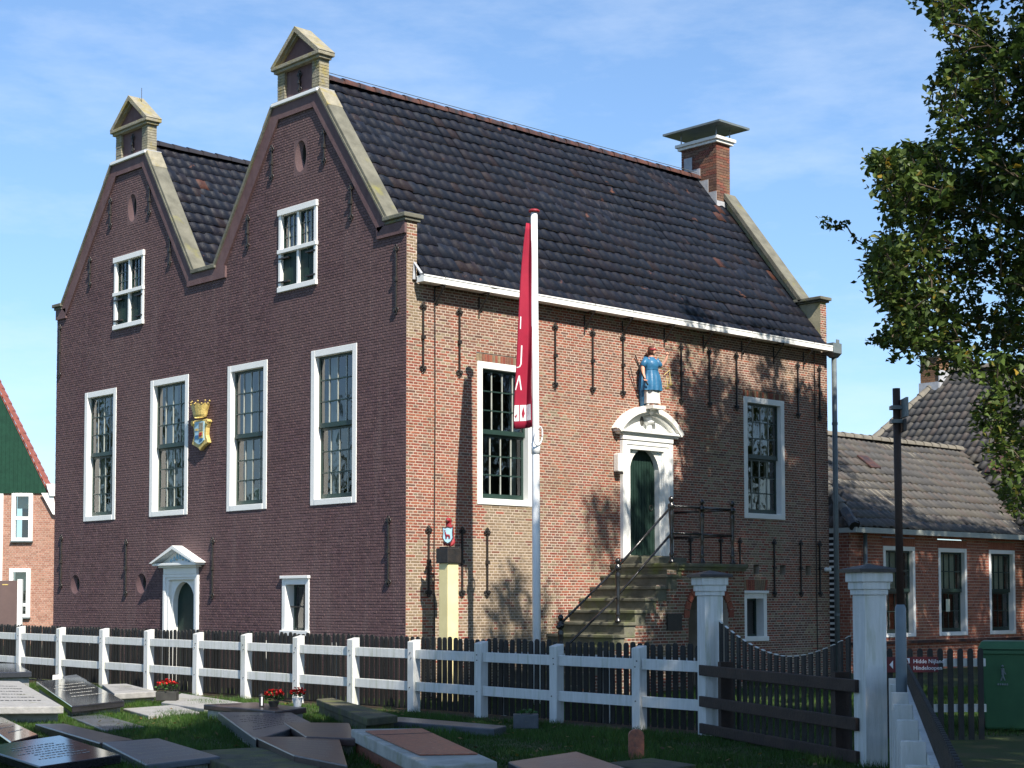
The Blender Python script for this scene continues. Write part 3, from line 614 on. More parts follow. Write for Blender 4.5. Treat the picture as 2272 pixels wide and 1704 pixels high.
for (x, y) in [(cx0, cy0), (cx1, cy0), (cx0, cy1), (cx1, cy1)]: part('cowl_rod', MB().tube([(x, y, 11.2), (x, y, 11.47)], .014, 6), 'lead', hall)
co = MB(); a_, b_, c_, d_ = cx0-.26, cx1+.30, cy0-.30, cy1+.30
co.box((a_, c_, 11.46), (b_, d_, 11.50)); co.add([(a_, c_, 11.502), (b_, c_, 11.502), (b_, d_, 11.502), (a_, d_, 11.502), ((a_+b_)/2, c_+.35, 11.60), ((a_+b_)/2, d_-.35, 11.60)], [(0, 1, 4), (1, 2, 5, 4), (2, 3, 5), (3, 0, 4, 5)])
part('chimney_cowl', co, 'zinc', hall)
fl = MB()
for i in range(4):
    y = cy0-.0+i*.22; zz = ze+(y-ye)*SL
    fl.box((cx0-.02, y, zz-.05), (cx0-.008, y+.22, zz+.32))
fl.box((cx0-.02, cy0-.016, 9.5), (cx1, cy0-.006, ze+(cy0-ye)*SL+.12)); part('flashing', fl, 'lead', ch)
# gutter with iron brackets, end trap, hopper and downpipe
gt = MB(); gx0, gx1 = .13, 10.72
gt.box((gx0, -.262, 6.445), (gx1, -.25, 6.545)); gt.box((gx0, -.25, 6.445), (gx1, -.08, 6.458)); gt.box((gx0, -.25, 6.458), (gx0+.012, -.08, 6.545)); gt.box((gx0, -.092, 6.458), (gx1, -.08, 6.53)); gt.box((gx0, -.272, 6.53), (gx1, -.248, 6.553))
part('gutter', gt, 'white', hall)
part('gutter_end', MB().tube([(.14, -.2, 6.56), (.15, -.02, 6.76), (.13, -.02, 6.50)], .028, 6), 'lead', hall)
for x in (.56, 1.5, 2.55, 3.93, 4.88, 5.98, 7.06, 8.18, 9.15, 10.1):
    bk = MB(); bk.tube([(x, -.255, 6.43), (x, -.012, 6.16)], .015, 5); bk.tube([(x, -.012, 6.4), (x, -.012, 6.06)], .013, 5); bk.tube([(x, -.268, 6.54), (x, -.262, 6.562)], .012, 5); bk.tube([(x, -.264, 6.438), (x, -.02, 6.438)], .012, 5)
    part('gutter_bracket', bk, 'iron', hall)
hp = MB(); hp.add([(10.72, -.28, 6.42), (11.0, -.28, 6.42), (11.0, -.06, 6.42), (10.72, -.06, 6.42), (10.72, -.28, 6.62), (11.0, -.28, 6.62), (11.0, -.06, 6.62), (10.72, -.06, 6.62), (10.86, -.2, 6.34), (10.98, -.2, 6.34), (10.98, -.08, 6.34), (10.86, -.08, 6.34)],
  [(4, 5, 6, 7), (0, 1, 5, 4), (1, 2, 6, 5), (2, 3, 7, 6), (3, 0, 4, 7), (8, 9, 1, 0), (9, 10, 2, 1), (10, 11, 3, 2), (11, 8, 0, 3)])
hp.box((10.82, -.282, 6.62), (10.92, -.27, 6.69)); part('rain_hopper', hp, 'zinc', hall)
part('downpipe', MB().tube([(10.93, -.14, 6.4), (10.93, -.14, 3.2), (10.935, -.14, 0)], .052, 12), 'zinc', hall, smooth=True)
for z in (5.0, 2.6, 1.2): part('pipe_clip', MB().tube([(10.93, -.14, z), (10.93, -.14, z+.05)], .06, 12), 'zinc', hall)
for x in (.56, 10.44): part('lightning_cable', MB().tube([(x, -.02, 6.44), (x+.01, -.018, 4.4), (x-.005, -.018, 2.2), (x+.005, -.02, .2)], .009, 5), 'iron', hall)
part('wall_lamp', MB().lathe((10.70, -.06, 2.08), [(.03, 0), (.045, .02), (.045, .06), (.02, .08)], 10).lathe((10.80, -.06, 2.08), [(.03, 0), (.045, .02), (.045, .06), (.02, .08)], 10), 'white', hall)
# ================================================================== doorways
def arch_pts(c, half, zs, rise, n=16): return [(c+half*math.cos(math.pi*(1-i/n)), zs+rise*math.sin(math.pi*(1-i/n))) for i in range(n+1)]
def frame_pts(O, X, Y): 
    O, X, Y = map(lambda a: np.array(a, float), (O, X, Y)); Z = np.array([0, 0, 1.])
    return lambda a, d, z: O+X*a+Y*d+Z*z
def arch_panel(P, half_out, ztop, half_in, zs, rise, d0, d1, z0=0.):
    """flat panel with an arched opening: outer rectangle minus arch, extruded from depth d0 to d1"""
    a = arch_pts(0, half_in, zs, rise); m_ = MB(); n = len(a); vs = []
    for d in (d0, d1):
        vs += [P(x, d, z) for x, z in a]; vs += [P(lerp(-half_out, half_out, i/(n-1)) if 0 < i < n-1 else (-half_out if i == 0 else half_out), d, ztop) for i in range(n)]
    N2 = 2*n; fs = []
    for i in range(n-1):
        fs += [(i, i+1, n+i+1, n+i), (N2+i, N2+n+i, N2+n+i+1, N2+i+1), (i, N2+i, N2+i+1, i+1)]
    m_.add(vs, fs)
    for s in (-1, 1):
        a0, a1 = sorted((s*half_in, s*half_out))
        m_.prism([P(a0, d0, z0), P(a1, d0, z0), P(a1, d0, zs), P(a0, d0, zs)], P(0, d1, 0)-P(0, d0, 0))
        m_.prism([P(s*half_in, d0, zs), P(s*half_out, d0, zs), P(s*half_out, d0, ztop), P(s*half_out, d0, ztop-.001)], P(0, d1, 0)-P(0, d0, 0))
    return m_
def arched_door(P, half, zs, rise, d, planks, z0):
    m_ = MB(); out = []
    n = planks
    for i in range(n):
        a, b = -half+2*half*i/n+.003, -half+2*half*(i+1)/n-.003
        top = lambda x: zs+rise*math.sqrt(max(0, 1-(x/half)**2))
        xs = np.linspace(a, b, 4); poly = [P(a, d, z0), P(b, d, z0)]+[P(x, d, top(x)) for x in xs[::-1]]
        out.append(MB().prism(poly, P(0, d+.02+.004*(i % 2), 0)-P(0, d, 0)))
    return out
# upper door on the brick front
P = frame_pts((5.47, 0, 2.14), XB, YB); D = lambda *a: a
dw = part('doorway', arch_panel(P, .44, 2.10, .385, 1.62, .43, -.16, -.02, .12), 'white', hall, label='white door surround with arched green plank door')
bx_ = lambda a, b, mt='white', nm='surround', bv=.006: part(nm, MB().obox(P(0, 0, 0), XB, YB, (0, 0, 1), a, b), mt, dw, bevel=bv)
for s in (-1, 1):
    lo, hi = sorted((s*.44, s*.62)); bx_((lo, -.16, .10), (hi, .045, 2.02)); lo, hi = sorted((s*.56, s*.66)); bx_((lo, -.1, .10), (hi, .075, 2.16)); lo, hi = sorted((s*.43, s*.47)); bx_((lo, -.1, .10), (hi, .02, 2.02))
bx_((-.56, -.1, 2.02), (.56, .05, 2.10)); bx_((-.56, -.1, 2.10), (.56, .065, 2.18)); bx_((-.66, -.05, 2.18), (.66, .085, 2.27))
bx_((-.74, -.02, 2.27), (.74, .10, 2.31)); bx_((-.84, -.02, 2.31), (.84, .15, 2.35))
for i, mb in enumerate(arched_door(P, .385, 1.62, .43, -.15, 22, .14)): part('plank', mb, 'dkgreen', dw)
sp = MB()
for s in (-1, 1):   # painted spandrels
    for k in range(6):
        x0 = s*(.39+.0); sp.lathe(P(s*[.28, .34, .395, .35, .40, .405][k], -.02, [2.05, 2.055, 2.04, 1.995, 1.965, 1.87][k]), [(.0, -.018), (.024, -.008), (.02, .012), (0, .02)], 7, sy=.4)
part('spandrel_carving', sp, 'pale_blue', dw)
# segmental pediment
hw_, rise_, zb = .86, .43, 2.35
R0 = (hw_**2+rise_**2)/(2*rise_); 
def segarc(r, n=20):
    th = math.asin(min(1, hw_/R0)); return [(r*math.sin(-th+2*th*i/n), zb+rise_-R0+r*math.cos(-th+2*th*i/n)) for i in range(n+1)]
def arcstrip(r0, r1, d0, d1):
    A, B = segarc(r0), segarc(r1); n = len(A); m_ = MB(); vs = [P(x, d0, z) for x, z in A]+[P(x, d0, z) for x, z in B]+[P(x, d1, z) for x, z in A]+[P(x, d1, z) for x, z in B]
    fs = []
    for i in range(n-1): fs += [(i, i+1, n+i+1, n+i), (2*n+i, 3*n+i, 3*n+i+1, 2*n+i+1), (i, 2*n+i, 2*n+i+1, i+1), (n+i, n+i+1, 3*n+i+1, 3*n+i)]
    fs += [(0, n, 3*n, 2*n), (n-1, 3*n-1, 4*n-1, 2*n-1)]
    return m_.add(vs, fs)
part('pediment', arcstrip(R0-.09, R0, -.02, .17), 'white_stone', dw, smooth=False); part('pediment', arcstrip(R0-.05, R0+.02, .0, .13), 'white_stone', dw); part('pediment', arcstrip(R0-.14, R0-.09, -.02, .11), 'white', dw)
tp = [(x, z) for x, z in segarc(R0-.13) if z > zb]; part('tympanum', MB().prism([P(-.80, .0, zb)]+[P(x, .0, z) for x, z in tp]+[P(.80, .0, zb)], P(0, .03, 0)-P(0, 0, 0)), 'white', dw)
vz = MB().lathe(P(0, .09, 2.35), [(.07, 0), (.07, .04), (.05, .05), (.055, .11), (.085, .14), (.10, .17), (.06, .20), (.08, .23), (.02, .27)], 12); part('pediment_urn', vz, 'white', dw, smooth=False)
for s in (-1, 1):
    ov = [P(s*.125+.05*math.cos(q), .035, 2.53+.09*math.sin(q)) for q in np.linspace(0, 2*math.pi, 15)[:-1]]; part('painted_recess', MB().prism(ov, P(0, .037, 0)-P(0, .035, 0)), 'dark_room', dw)  # flat dark ovals: the shade of a recess painted on, not cut in
sc = MB()
for s in (-1, 1):
    pts = [P(s*(.075-.0*t)+s*(.075*(1-t/14))*math.cos(t*.75)*.85, .19, 2.80+(.075*(1-t/14))*math.sin(t*.75)) for t in range(13)]; sc.tube(pts, [.026-.0014*t for t in range(13)], 6)
sc.obox(P(0, 0, 0), XB, YB, (0, 0, 1), (-.12, .02, 2.75), (.12, .17, 2.825)); sc.lathe(P(0, .16, 2.64), [(.02, 0), (.05, .03), (.06, .08), (.10, .12)], 10); part('scroll', sc, 'white_stone', dw)
part('door_knocker', MB().tube([P(-.27+.045*math.cos(q), -.115, 1.02+.045*math.sin(q)) for q in np.linspace(0, 2*math.pi, 12)], .008, 5), 'iron', dw)
part('letter_lamp', MB().box((4.64, -.13, 3.74), (4.78, -.0, 4.06)), 'white_stone', hall, bevel=.02); part('lamp_cap', MB().box((4.65, -.12, 3.70), (4.77, -.01, 3.738)), 'iron', hall)
# lower door on the purple front, with triangular pediment
P = frame_pts((0, 6.38, 0), XP, YP)
dw = part('doorway', arch_panel(P, .44, 1.92, .36, 1.46, .40, -.17, -.04, 0), 'white', hall, label='low arched green door with white triangular pediment')
bx_ = lambda a, b, mt='white', nm='surround', bv=.006: part(nm, MB().obox(P(0, 0, 0), XP, YP, (0, 0, 1), a, b), mt, dw, bevel=bv)
for s in (-1, 1):
    lo, hi = sorted((s*.42, s*.53)); bx_((lo, -.17, 0), (hi, .02, 1.94)); lo, hi = sorted((s*.50, s*.58)); bx_((lo, -.1, 0), (hi, .05, 2.0))
bx_((-.50, -.15, 1.90), (.50, .03, 1.94)); bx_((-.50, -.1, 1.94), (.50, .045, 2.0)); bx_((-.56, -.02, 2.0), (.56, .055, 2.12)); bx_((-.64, -.02, 2.12), (.64, .11, 2.155)); bx_((-.75, -.02, 2.155), (.75, .18, 2.20))
part('door_leaf', MB().prism([P(-.36, -.16, 0), P(.36, -.16, 0)]+[P(x, -.16, z) for x, z in arch_pts(0, .36, 1.46, .40)[::-1]], P(0, -.14, 0)-P(0, -.16, 0)), 'dkgreen', dw)
part('tympanum', MB().prism([P(-.66, 0, 2.20), P(.66, 0, 2.20), P(0, 0, 2.46)], P(0, .04, 0)-P(0, 0, 0)), 'white', dw)
for s in (-1, 1):
    part('pediment', MB().prism([P(s*.80, -.02, 2.20), P(s*.70, -.02, 2.20), P(0, -.02, 2.45), P(0, -.02, 2.515)], P(0, .22, 0)-P(0, -.02, 0)), 'white', dw)
tc_ = MB()
for k in range(7): tc_.lathe(P(-.30+.10*k, .045, 2.235+.018*(3-abs(k-3))), [(0, -.02), (.045, 0), (.03, .03+.02*(3-abs(k-3))), (0, .05+.03*(3-abs(k-3)))], 7, sx=.4)
part('tympanum_carving', tc_, 'pale_blue', dw)
for k in (-.1, .1): part('tympanum_rosette', MB().lathe(P(k, .05, 2.27), [(0, -.03), (.03, 0), (0, .04)], 6, sx=.5), 'gold', dw)
part('threshold', MB().obox(P(0, 0, 0), XP, YP, (0, 0, 1), (-.6, -.1, -.02), (.6, .25, .06)), 'step', dw)

# coat of arms on the purple front
P = frame_pts((0, 5.70, 4.20), XP, YP)
def outline(pts, d0, d1): return MB().prism([P(a, d0, z) for a, z in pts], P(0, d1, 0)-P(0, d0, 0))
half = [(0, 0), (.06, .05), (.16, .09), (.27, .13), (.24, .19), (.20, .27), (.21, .40), (.26, .47), (.30, .51), (.25, .55), (.18, .56)]
sh = half+[(-a, z) for a, z in half[::-1][:-1]]
ca = part('coat_of_arms', outline(sh, .005, .085), 'gold', hall, bevel=.015, label='gilded coat of arms with crown and blue quartered shield')
inner = [(0, .11), (.09, .14), (.155, .18), (.14, .30), (.155, .42), (.15, .52), (-.15, .52), (-.155, .42), (-.14, .30), (-.155, .18), (-.09, .14)]
part('shield', outline(inner, .086, .10), 'pale_blue', ca)
q4 = [('lichen', [(.0, .35), (-.125, .35), (-.13, .50), (.0, .50)]), ('blue', [(.0, .22), (.125, .22), (.125, .28), (0, .28)]), ('gold', [(0, .22), (-.125, .22), (-.125, .34), (0, .34)]), ('gold', [(.03, .36), (.12, .36), (.12, .40), (.03, .40)]), ('blue', [(-.02, .16), (-.11, .18), (-.12, .21), (-.02, .21)])]
for mt, pl in q4: part('shield_quarter', outline(pl, .101, .108), mt, ca)
ch_ = MB()
for k in range(4): ch_.tube([P(-.025-.025*k, .112, .25+.02*(k % 2)), P(-.03-.022*k, .114, .29), P(-.05-.02*k, .112, .32)], .008, 4)
part('shield_charge', ch_, 'red', ca)
cn = MB(); n = 16
rows_ = [(.17, .60, .07), (.19, .64, .09), (.20, .70, .10), (.25, .80, .12)]; vs = []
for (rx, z, ry) in rows_:
    for k in range(n): q = 2*math.pi*k/n; vs.append(P(rx*math.cos(q), .08+ry*math.sin(q), z+(.05*(k % 2) if z > .79 else 0)))
cn.add(vs, [(r*n+k, r*n+(k+1) % n, (r+1)*n+(k+1) % n, (r+1)*n+k) for r in range(3) for k in range(n)])
for k in range(n):
    q = 2*math.pi*k/n; c_ = P(.25*math.cos(q), .08+.12*math.sin(q), .83+.05*(k % 2)); cn.lathe(c_, [(0, -.022), (.02, 0), (0, .022)], 6)
part('crown', cn, 'gold', ca)
for s in (-1, 1):
    part('scroll', MB().tube([P(s*(.24+.03*math.cos(t*.8)*(1-t/10)), .09, .50+.05*math.sin(t*.8)*(1-t/12)) for t in range(9)], .02, 6), 'gold', ca)

# ================================================================== statue of a woman with a blindfold, scales and sword
def skin_body(name, joints, edges, mt, parent, sub=2):
    me = bpy.data.meshes.new(name); me.from_pydata([j[:3] for j in joints], edges, []); o = put(name, me, parent)
    md = o.modifiers.new('skin', 'SKIN'); md.use_smooth_shade = True
    for i, j in enumerate(joints): me.skin_vertices[0].data[i].radius = (j[3], j[3] if len(j) < 5 else j[4])
    me.skin_vertices[0].data[0].use_root = True; s = o.modifiers.new('sub', 'SUBSURF'); s.levels = s.render_levels = sub
    me.materials.append(MATS[mt]); return o
S0 = np.array([5.46, -.15, 4.935])       # right foot rests on the pediment, back turned to the wall
st_ = root('statue', S0, 'painted statue of a blindfolded woman in blue dress standing above the door', 'statue')
def Q(a, d, z): return tuple(S0+np.array([a, -d, z]))
J = [Q(0, 0, .52)+(.085,), Q(0, .01, .66)+(.088,), Q(0, .01, .79)+(.085,), Q(0, .01, .855)+(.055,), Q(.0, .02, .90)+(.032,), Q(.012, .035, .955)+(.055,), Q(.015, .045, 1.02)+(.060,), Q(.015, .03, 1.062)+(.030,),
     Q(-.13, .0, .82)+(.044,), Q(-.215, .0, .69)+(.040,), Q(-.245, .04, .55)+(.033,), Q(-.255, .09, .45)+(.023,),
     Q(.12, .01, .82)+(.042,), Q(.20, .06, .70)+(.038,), Q(.245, .14, .83)+(.03,), Q(.255, .165, .92)+(.022,),
     Q(-.055, .0, .32)+(.065,), Q(-.06, .02, .12)+(.045,), Q(-.06, .03, .03)+(.033,), Q(-.065, .12, .022)+(.024,), Q(.06, .02, .32)+(.065,), Q(.07, .05, .13)+(.045,), Q(.08, .06, .035)+(.033,), Q(.09, .16, .022)+(.024,)]
E_ = [(0, 1), (1, 2), (2, 3), (3, 4), (4, 5), (5, 6), (6, 7), (2, 8), (8, 9), (9, 10), (10, 11), (2, 12), (12, 13), (13, 14), (14, 15), (0, 16), (16, 17), (17, 18), (18, 19), (0, 20), (20, 21), (21, 22), (22, 23)]
skin_body('body', J, E_, 'skin', st_)
def fingers(base, dirv, side, nm):
    base, dirv, side = map(np.array, (base, dirv, side)); nrm = np.cross(dirv, side)
    for k, ln in enumerate((.045, .052, .05, .042)):
        a = base+side*(k-1.5)*.012; part('finger', MB().tube([a, a+dirv*ln*.5+nrm*.006, a+dirv*ln*.75+nrm*.02, a+dirv*ln*.7+nrm*.033], [.008, .008, .007, .005], 6), 'skin', st_, smooth=True)
    part('thumb', MB().tube([base-side*.02-dirv*.015, base-side*.034+dirv*.012, base-side*.028+dirv*.034+nrm*.01], [.009, .008, .006], 6), 'skin', st_, smooth=True)
fingers(Q(-.255, .095, .445), (0, -.35, -.93), (1, 0, 0), 'right'); fingers(Q(.257, .17, .925), (.1, -.25, .96), (1, 0, 0), 'left')
def garment(name, rings, mt, n=40, fold=.012, nf=9, ph=0.):
    m_ = MB(); vs = []
    for i, (z, rx, ry, cx, cd_, fk) in enumerate(rings):
        for k in range(n):
            q = 2*math.pi*k/n; f_ = 1+fk*math.sin(nf*q+ph+.4*math.sin(i))+fk*.5*math.sin((nf*2-3)*q+1.3)
            vs.append(Q(cx+rx*f_*math.cos(q), cd_+ry*f_*math.sin(q), z))
    fs = [(i*n+k, i*n+(k+1) % n, (i+1)*n+(k+1) % n, (i+1)*n+k) for i in range(len(rings)-1) for k in range(n)]
    return part(name, m_.add(vs, fs), mt, st_, smooth=True)
garment('underskirt', [(.04, .16, .12, 0, .03, .08), (.15, .15, .115, 0, .02, .09), (.30, .15, .115, 0, .02, .07), (.40, .13, .10, 0, .01, .04)], 'robe_white')
garment('dress', [(.27, .20, .15, .0, .02, .09), (.30, .195, .15, 0, .02, .09), (.42, .185, .145, 0, .02, .07), (.54, .165, .13, 0, .015, .05), (.645, .128, .105, 0, .01, .015), (.68, .132, .11, 0, .012, .01), (.75, .142, .125, 0, .02, .01), (.80, .125, .10, 0, .012, .01), (.845, .095, .07, 0, .005, .01), (.872, .05, .045, 0, .008, 0)], 'dress_blue')
garment('belt', [(.638, .138, .114, 0, .01, .0), (.665, .140, .118, 0, .01, .0)], 'dress_blue', fold=0)
for s, (e1, e2) in ((-1, ((-.115, 0, .835), (-.215, .0, .685))), (1, ((.115, .01, .835), (.19, .055, .715)))):
    part('sleeve', MB().tube([Q(*e1), Q(*((np.array(e1)+np.array(e2))/2)), Q(*e2)], [.058, .056, .062], 12), 'dress_blue', st_, smooth=True)
part('cloak', MB().tube([Q(-.10, -.09, .80), Q(-.13, -.09, .4), Q(-.12, -.08, .0)], [.04, .07, .05], 8), 'dress_blue', st_, smooth=True)
hr = MB().lathe(Q(.005, .018, .955), [(.0, -.055), (.05, -.045), (.066, 0), (.07, .05), (.062, .095), (.035, .118), (0, .122)], 14); part('hair', hr, 'hair', st_, smooth=True)
part('hair_bun', MB().lathe(Q(-.03, -.045, .93), [(0, -.04), (.035, -.02), (.04, .02), (0, .045)], 10), 'hair', st_, smooth=True)
part('face', MB().lathe(Q(.018, .062, .965), [(.0, -.055), (.028, -.045), (.042, -.01), (.044, .03), (.03, .06), (0, .065)], 12, sy=.75), 'skin', st_, smooth=True)
part('nose', MB().lathe(Q(.02, .098, .962), [(0, -.012), (.010, -.006), (.006, .012), (0, .02)], 6), 'skin', st_, smooth=True); part('mouth', MB().lathe(Q(.02, .092, .938), [(0, -.004), (.013, 0), (0, .004)], 8, sy=.5), 'red', st_)
part('blindfold', MB().lathe(Q(.010, .032, .985), [(.067, 0), (.072, .004), (.072, .03), (.067, .034)], 16), 'red', st_, smooth=True)
sw = MB(); sw.tube([Q(-.255, .10, .42), Q(-.49, .06, .80)], .011, 6); sw.tube([Q(-.27, .08, .45), Q(-.43, .02, .87)], .010, 6); sw.tube([Q(-.255, .10, .42), Q(-.20, .11, .35)], .016, 6); part('sword', sw, 'iron', st_)
sb = MB(); sb.tube([Q(.25, .16, .70), Q(.32, .17, .66), Q(.18, .15, .56)], .007, 5)
for (a, z) in ((.31, .40), (.23, .33)):
    for q in (0, 2.1, 4.2): sb.tube([Q(a, .17, z+.22), Q(a+.045*math.cos(q), .17+.045*math.sin(q), z)], .003, 4)
    sb.lathe(Q(a, .17, z-.025), [(.01, 0), (.04, .01), (.052, .03)], 10)
part('scales', sb, 'gold', st_)
part('plinth', MB().box(Q(-.16, -.06, -.06), Q(.16, .20, -.001)), 'white_stone', st_)

# ================================================================== stone steps up to the door
Wst = 1.50; PT = 2.14; rise, run = PT/11, .258; px0, px1 = 4.58, 6.36
stairs = root('stone_staircase', (4.2, -.75, 0), 'worn mossy stone staircase climbing along the brick wall to the upper door', 'staircase')
for i in range(10):
    x0 = px0-(10-i)*run; z1 = rise*(i+1)
    part('step', bbox((x0-.03, -Wst-.02, z1-.055), (x0+run+.02, -.004, z1)), 'step', stairs, bevel=.012)
    part('riser', bbox((x0+.005, -Wst+.01, 0 if i == 0 else z1-rise-.05), (x0+run, -.006, z1-.055)), 'step', stairs)
part('platform', bbox((px0-.04, -Wst-.05, PT-.07), (px1+.04, -.004, PT)), 'step', stairs, bevel=.015); part('platform_moulding', bbox((px0-.01, -Wst-.02, PT-.12), (px1+.015, -.006, PT-.07)), 'step', stairs)
part('riser', bbox((px0+.005, -Wst+.01, 1.88), (px0+.12, -.006, 2.03)), 'step', stairs); part('door_sill', bbox((4.86, -.42, PT), (6.08, -.006, PT+.13)), 'step', stairs, bevel=.012); part('door_sill', bbox((4.90, -.14, PT+.13), (6.04, .10, PT+.16)), 'step', stairs)
# side wall with the arched recess under the platform
xa, xb = 4.88, 5.92; zs_ = 1.22; ra = (xb-xa)/2
def siv(z):
    lo = px0-(10-int(min(9.99, z/rise)))*run+.02; iv = [(lo, px1)]
    if z < zs_: return cut(iv, [(xa, xb, -1, zs_)], z)
    if z < zs_+ra: h_ = math.sqrt(ra*ra-(z-zs_)**2); return cut(iv, [(5.4-h_, 5.4+h_, 0, 9)], z)
    return iv
def scol(s, z, r): c = r.choice(BGRY+BBRN+BRED); k = r.uniform(.6, .95); return tuple(x*k for x in c)
wallwork(stairs, 'side_wall', (0, -Wst+.02, 0), (1, 0, 0), (0, -1, 0), 0, 2.02, .0505, siv, .19, 'brick', 'mortar_grey', .006, scol, 120)
wallwork(stairs, 'end_wall', (px1, -.02, 0), (0, -1, 0), (1, 0, 0), 0, 2.02, .0505, lambda z: [(0, Wst-.04)], .19, 'brick', 'mortar_grey', .006, scol, 0)
rc = MB(); ap = [(5.4+ra*math.cos(math.pi*i/12), zs_+ra*math.sin(math.pi*i/12)) for i in range(13)]; prof = [(xb, 0)]+ap+[(xa, 0)]
vs = [(x, -Wst+.02, z) for x, z in prof]+[(x, -.3, z) for x, z in prof]; k = len(prof); rc.add(vs, [(i, i+1, k+i+1, k+i) for i in range(k-1)]+[tuple(range(k, 2*k))]); part('arched_recess', rc, 'mortar_grey', stairs)
for i in range(13):
    q0, q1 = math.pi*i/13, math.pi*(i+1)/13; g_ = .015
    poly = [(5.4+r*math.cos(q), -Wst+.012, zs_+r*math.sin(q)) for r, q in ((ra+.005, q0+g_), (ra+.13, q0+g_), (ra+.13, q1-g_), (ra+.005, q1-g_))]
    part('brick', MB().prism(poly, (0, -.02, 0), random.choice(BRED)), 'brick', stairs, col=True)
part('plaque', bbox((4.32, -Wst-.012, 1.02), (4.68, -Wst+.012, 1.30)), 'iron', stairs)
# iron railing
rl = root('iron_railing', (4.5, -1.38, PT), 'black iron railing with ball-topped baluster posts along the stone stairs', 'railing')
def newel(x, y, z0, z1):
    h = z1-z0; m_ = MB(); m_.lathe((x, y, z0), [(.055, 0), (.055, .03), (.038, .05), (.03, .10), (.045, .14), (.03, .18), (.028, h*.35), (.042, h*.42), (.03, h*.48), (.045, h*.75), (.05, h*.80), (.03, h*.84), (.06, h*.88), (.06, h*.93), (.022, h*.955), (.028, h*.97), (.045, h*1.0), (.045, h*1.03), (.02, h*1.06), (.005, h*1.065)], 12)
    return part('post', m_, 'iron_gloss', rl, smooth=True)
yr = -1.38
newel(1.97, yr, rise, 1.24); newel(3.27, yr, 1.165, 2.14); newel(4.58, yr, PT, 3.19); newel(5.36, yr, PT, 3.17); newel(6.17, yr, PT, 3.17)
for A_, B_ in [((1.97, yr, 1.16), (3.27, yr, 2.06)), ((3.27, yr, 2.06), (4.58, yr, 3.08)), ((4.58, yr, 3.09), (6.17, yr, 3.08)), ((1.97, yr, .72), (3.27, yr, 1.60)), ((3.27, yr, 1.60), (4.58, yr, 2.63)), ((4.58, yr, 2.64), (6.17, yr, 2.63)), ((6.17, yr, 3.08), (6.17, -.02, 3.08)), ((6.17, yr, 2.63), (6.17, -.02, 2.63))]:
    part('rail', MB().tube([A_, B_], .02, 8), 'iron_gloss', rl, smooth=True)
for x, z in ((1.97, 1.13), ): part('knob', MB().lathe((x-.07, yr-.02, z-.02), [(0, -.04), (.035, -.02), (.04, .01), (0, .045)], 10), 'iron_gloss', rl, smooth=True)
# ================================================================== flagpole and banner
FX, FY = .72, -2.12
fp = root('flagpole', (FX, FY, 0), 'tall white flagpole with red top cap in front of the brick wall', 'flagpole')
part('pole', MB().tube([(FX+.02, FY, 0), (FX+.012, FY, 2.2), (FX, FY, 4.2), (FX-.02, FY, 7.28)], [.062, .060, .056, .050], 16), 'pole_paint', fp, smooth=True)
part('cap', MB().lathe((FX-.02, FY, 7.275), [(.05, 0), (.085, .012), (.085, .03), (.06, .05), (.0, .06)], 14), 'red', fp, smooth=True)
part('cord_loop', MB().tube([(FX+.075*math.cos(q)-.01+.03*math.sin(q), FY-.075, 3.94+.14*math.sin(q)-.02*math.cos(q)*math.cos(q)) for q in np.linspace(0, 2*math.pi, 20)], .012, 6), 'flag_white', fp, smooth=True)
part('sleeve', MB().tube([(FX+.004, FY, 3.68), (FX+.004, FY, 3.84)], .066, 14), 'pole_paint', fp, smooth=True)
flag = root('banner_flag', (FX-.12, FY-.05, 4.1), 'dark red museum banner hanging folded from the flagpole', 'flag')
# folds of the banner seen from above: (along x, along y) at bottom and top
zt_, zb_ = 7.12, 4.08; fold = [(.05, .06), (.085, .015), (.12, -.03), (.315, .09), (.25, -.03), (.16, -.06), (.08, -.05)]
FL, FT = np.array([-.729, .6845]), np.array([-.6845, -.729])
def fpos(s, t):   # s: 0..6 along the cloth, t: 0 bottom .. 1 top
    i = min(int(s), 5); a = s-i; x = lerp(fold[i][0], fold[i+1][0], a); y = lerp(fold[i][1], fold[i+1][1], a)
    k = 1-.72*max(0, (t-.02))**1.7; x = .05+(x-.05)*k+.010*math.sin(7*t+s*.7); y = y*k+.014*math.sin(9*t+s*1.3); p = FL*x+FT*y
    return np.array([FX+p[0], FY+p[1], lerp(zb_, zt_, t)-.10*x*(1-t)])
ns, ntt = 36, 30; vs = [fpos(6*i/ns, j/ntt) for j in range(ntt+1) for i in range(ns+1)]
fm = part('cloth', MB().add(vs, [(j*(ns+1)+i, j*(ns+1)+i+1, (j+1)*(ns+1)+i+1, (j+1)*(ns+1)+i) for j in range(ntt) for i in range(ns)]), 'flag_red', flag, smooth=True)
sd = fm.modifiers.new('solid', 'SOLIDIFY'); sd.thickness = .003
def onflag(s, t, off=.006):
    p = fpos(s, t); e = 1e-3; a = fpos(s+e, t)-p; b = fpos(s, t+e)-p; n_ = np.cross(a, b); n_ /= np.linalg.norm(n_)
    if n_@(CAM-p) < 0: n_ = -n_
    return p+n_*off
def fquad(name, pts, mt, n=6):
    (s0, t0), (s1, t1), (s2, t2), (s3, t3) = pts; vs = []
    for j in range(n+1):
        for i in range(n+1):
            a, b = i/n, j/n; s = lerp(lerp(s0, s1, a), lerp(s3, s2, a), b); t = lerp(lerp(t0, t1, a), lerp(t3, t2, a), b); vs.append(onflag(s, t, .011 if name == 'emblem' else .006))
    part(name, MB().add(vs, [(j*(n+1)+i, j*(n+1)+i+1, (j+1)*(n+1)+i+1, (j+1)*(n+1)+i) for j in range(n) for i in range(n)]), mt, fm)
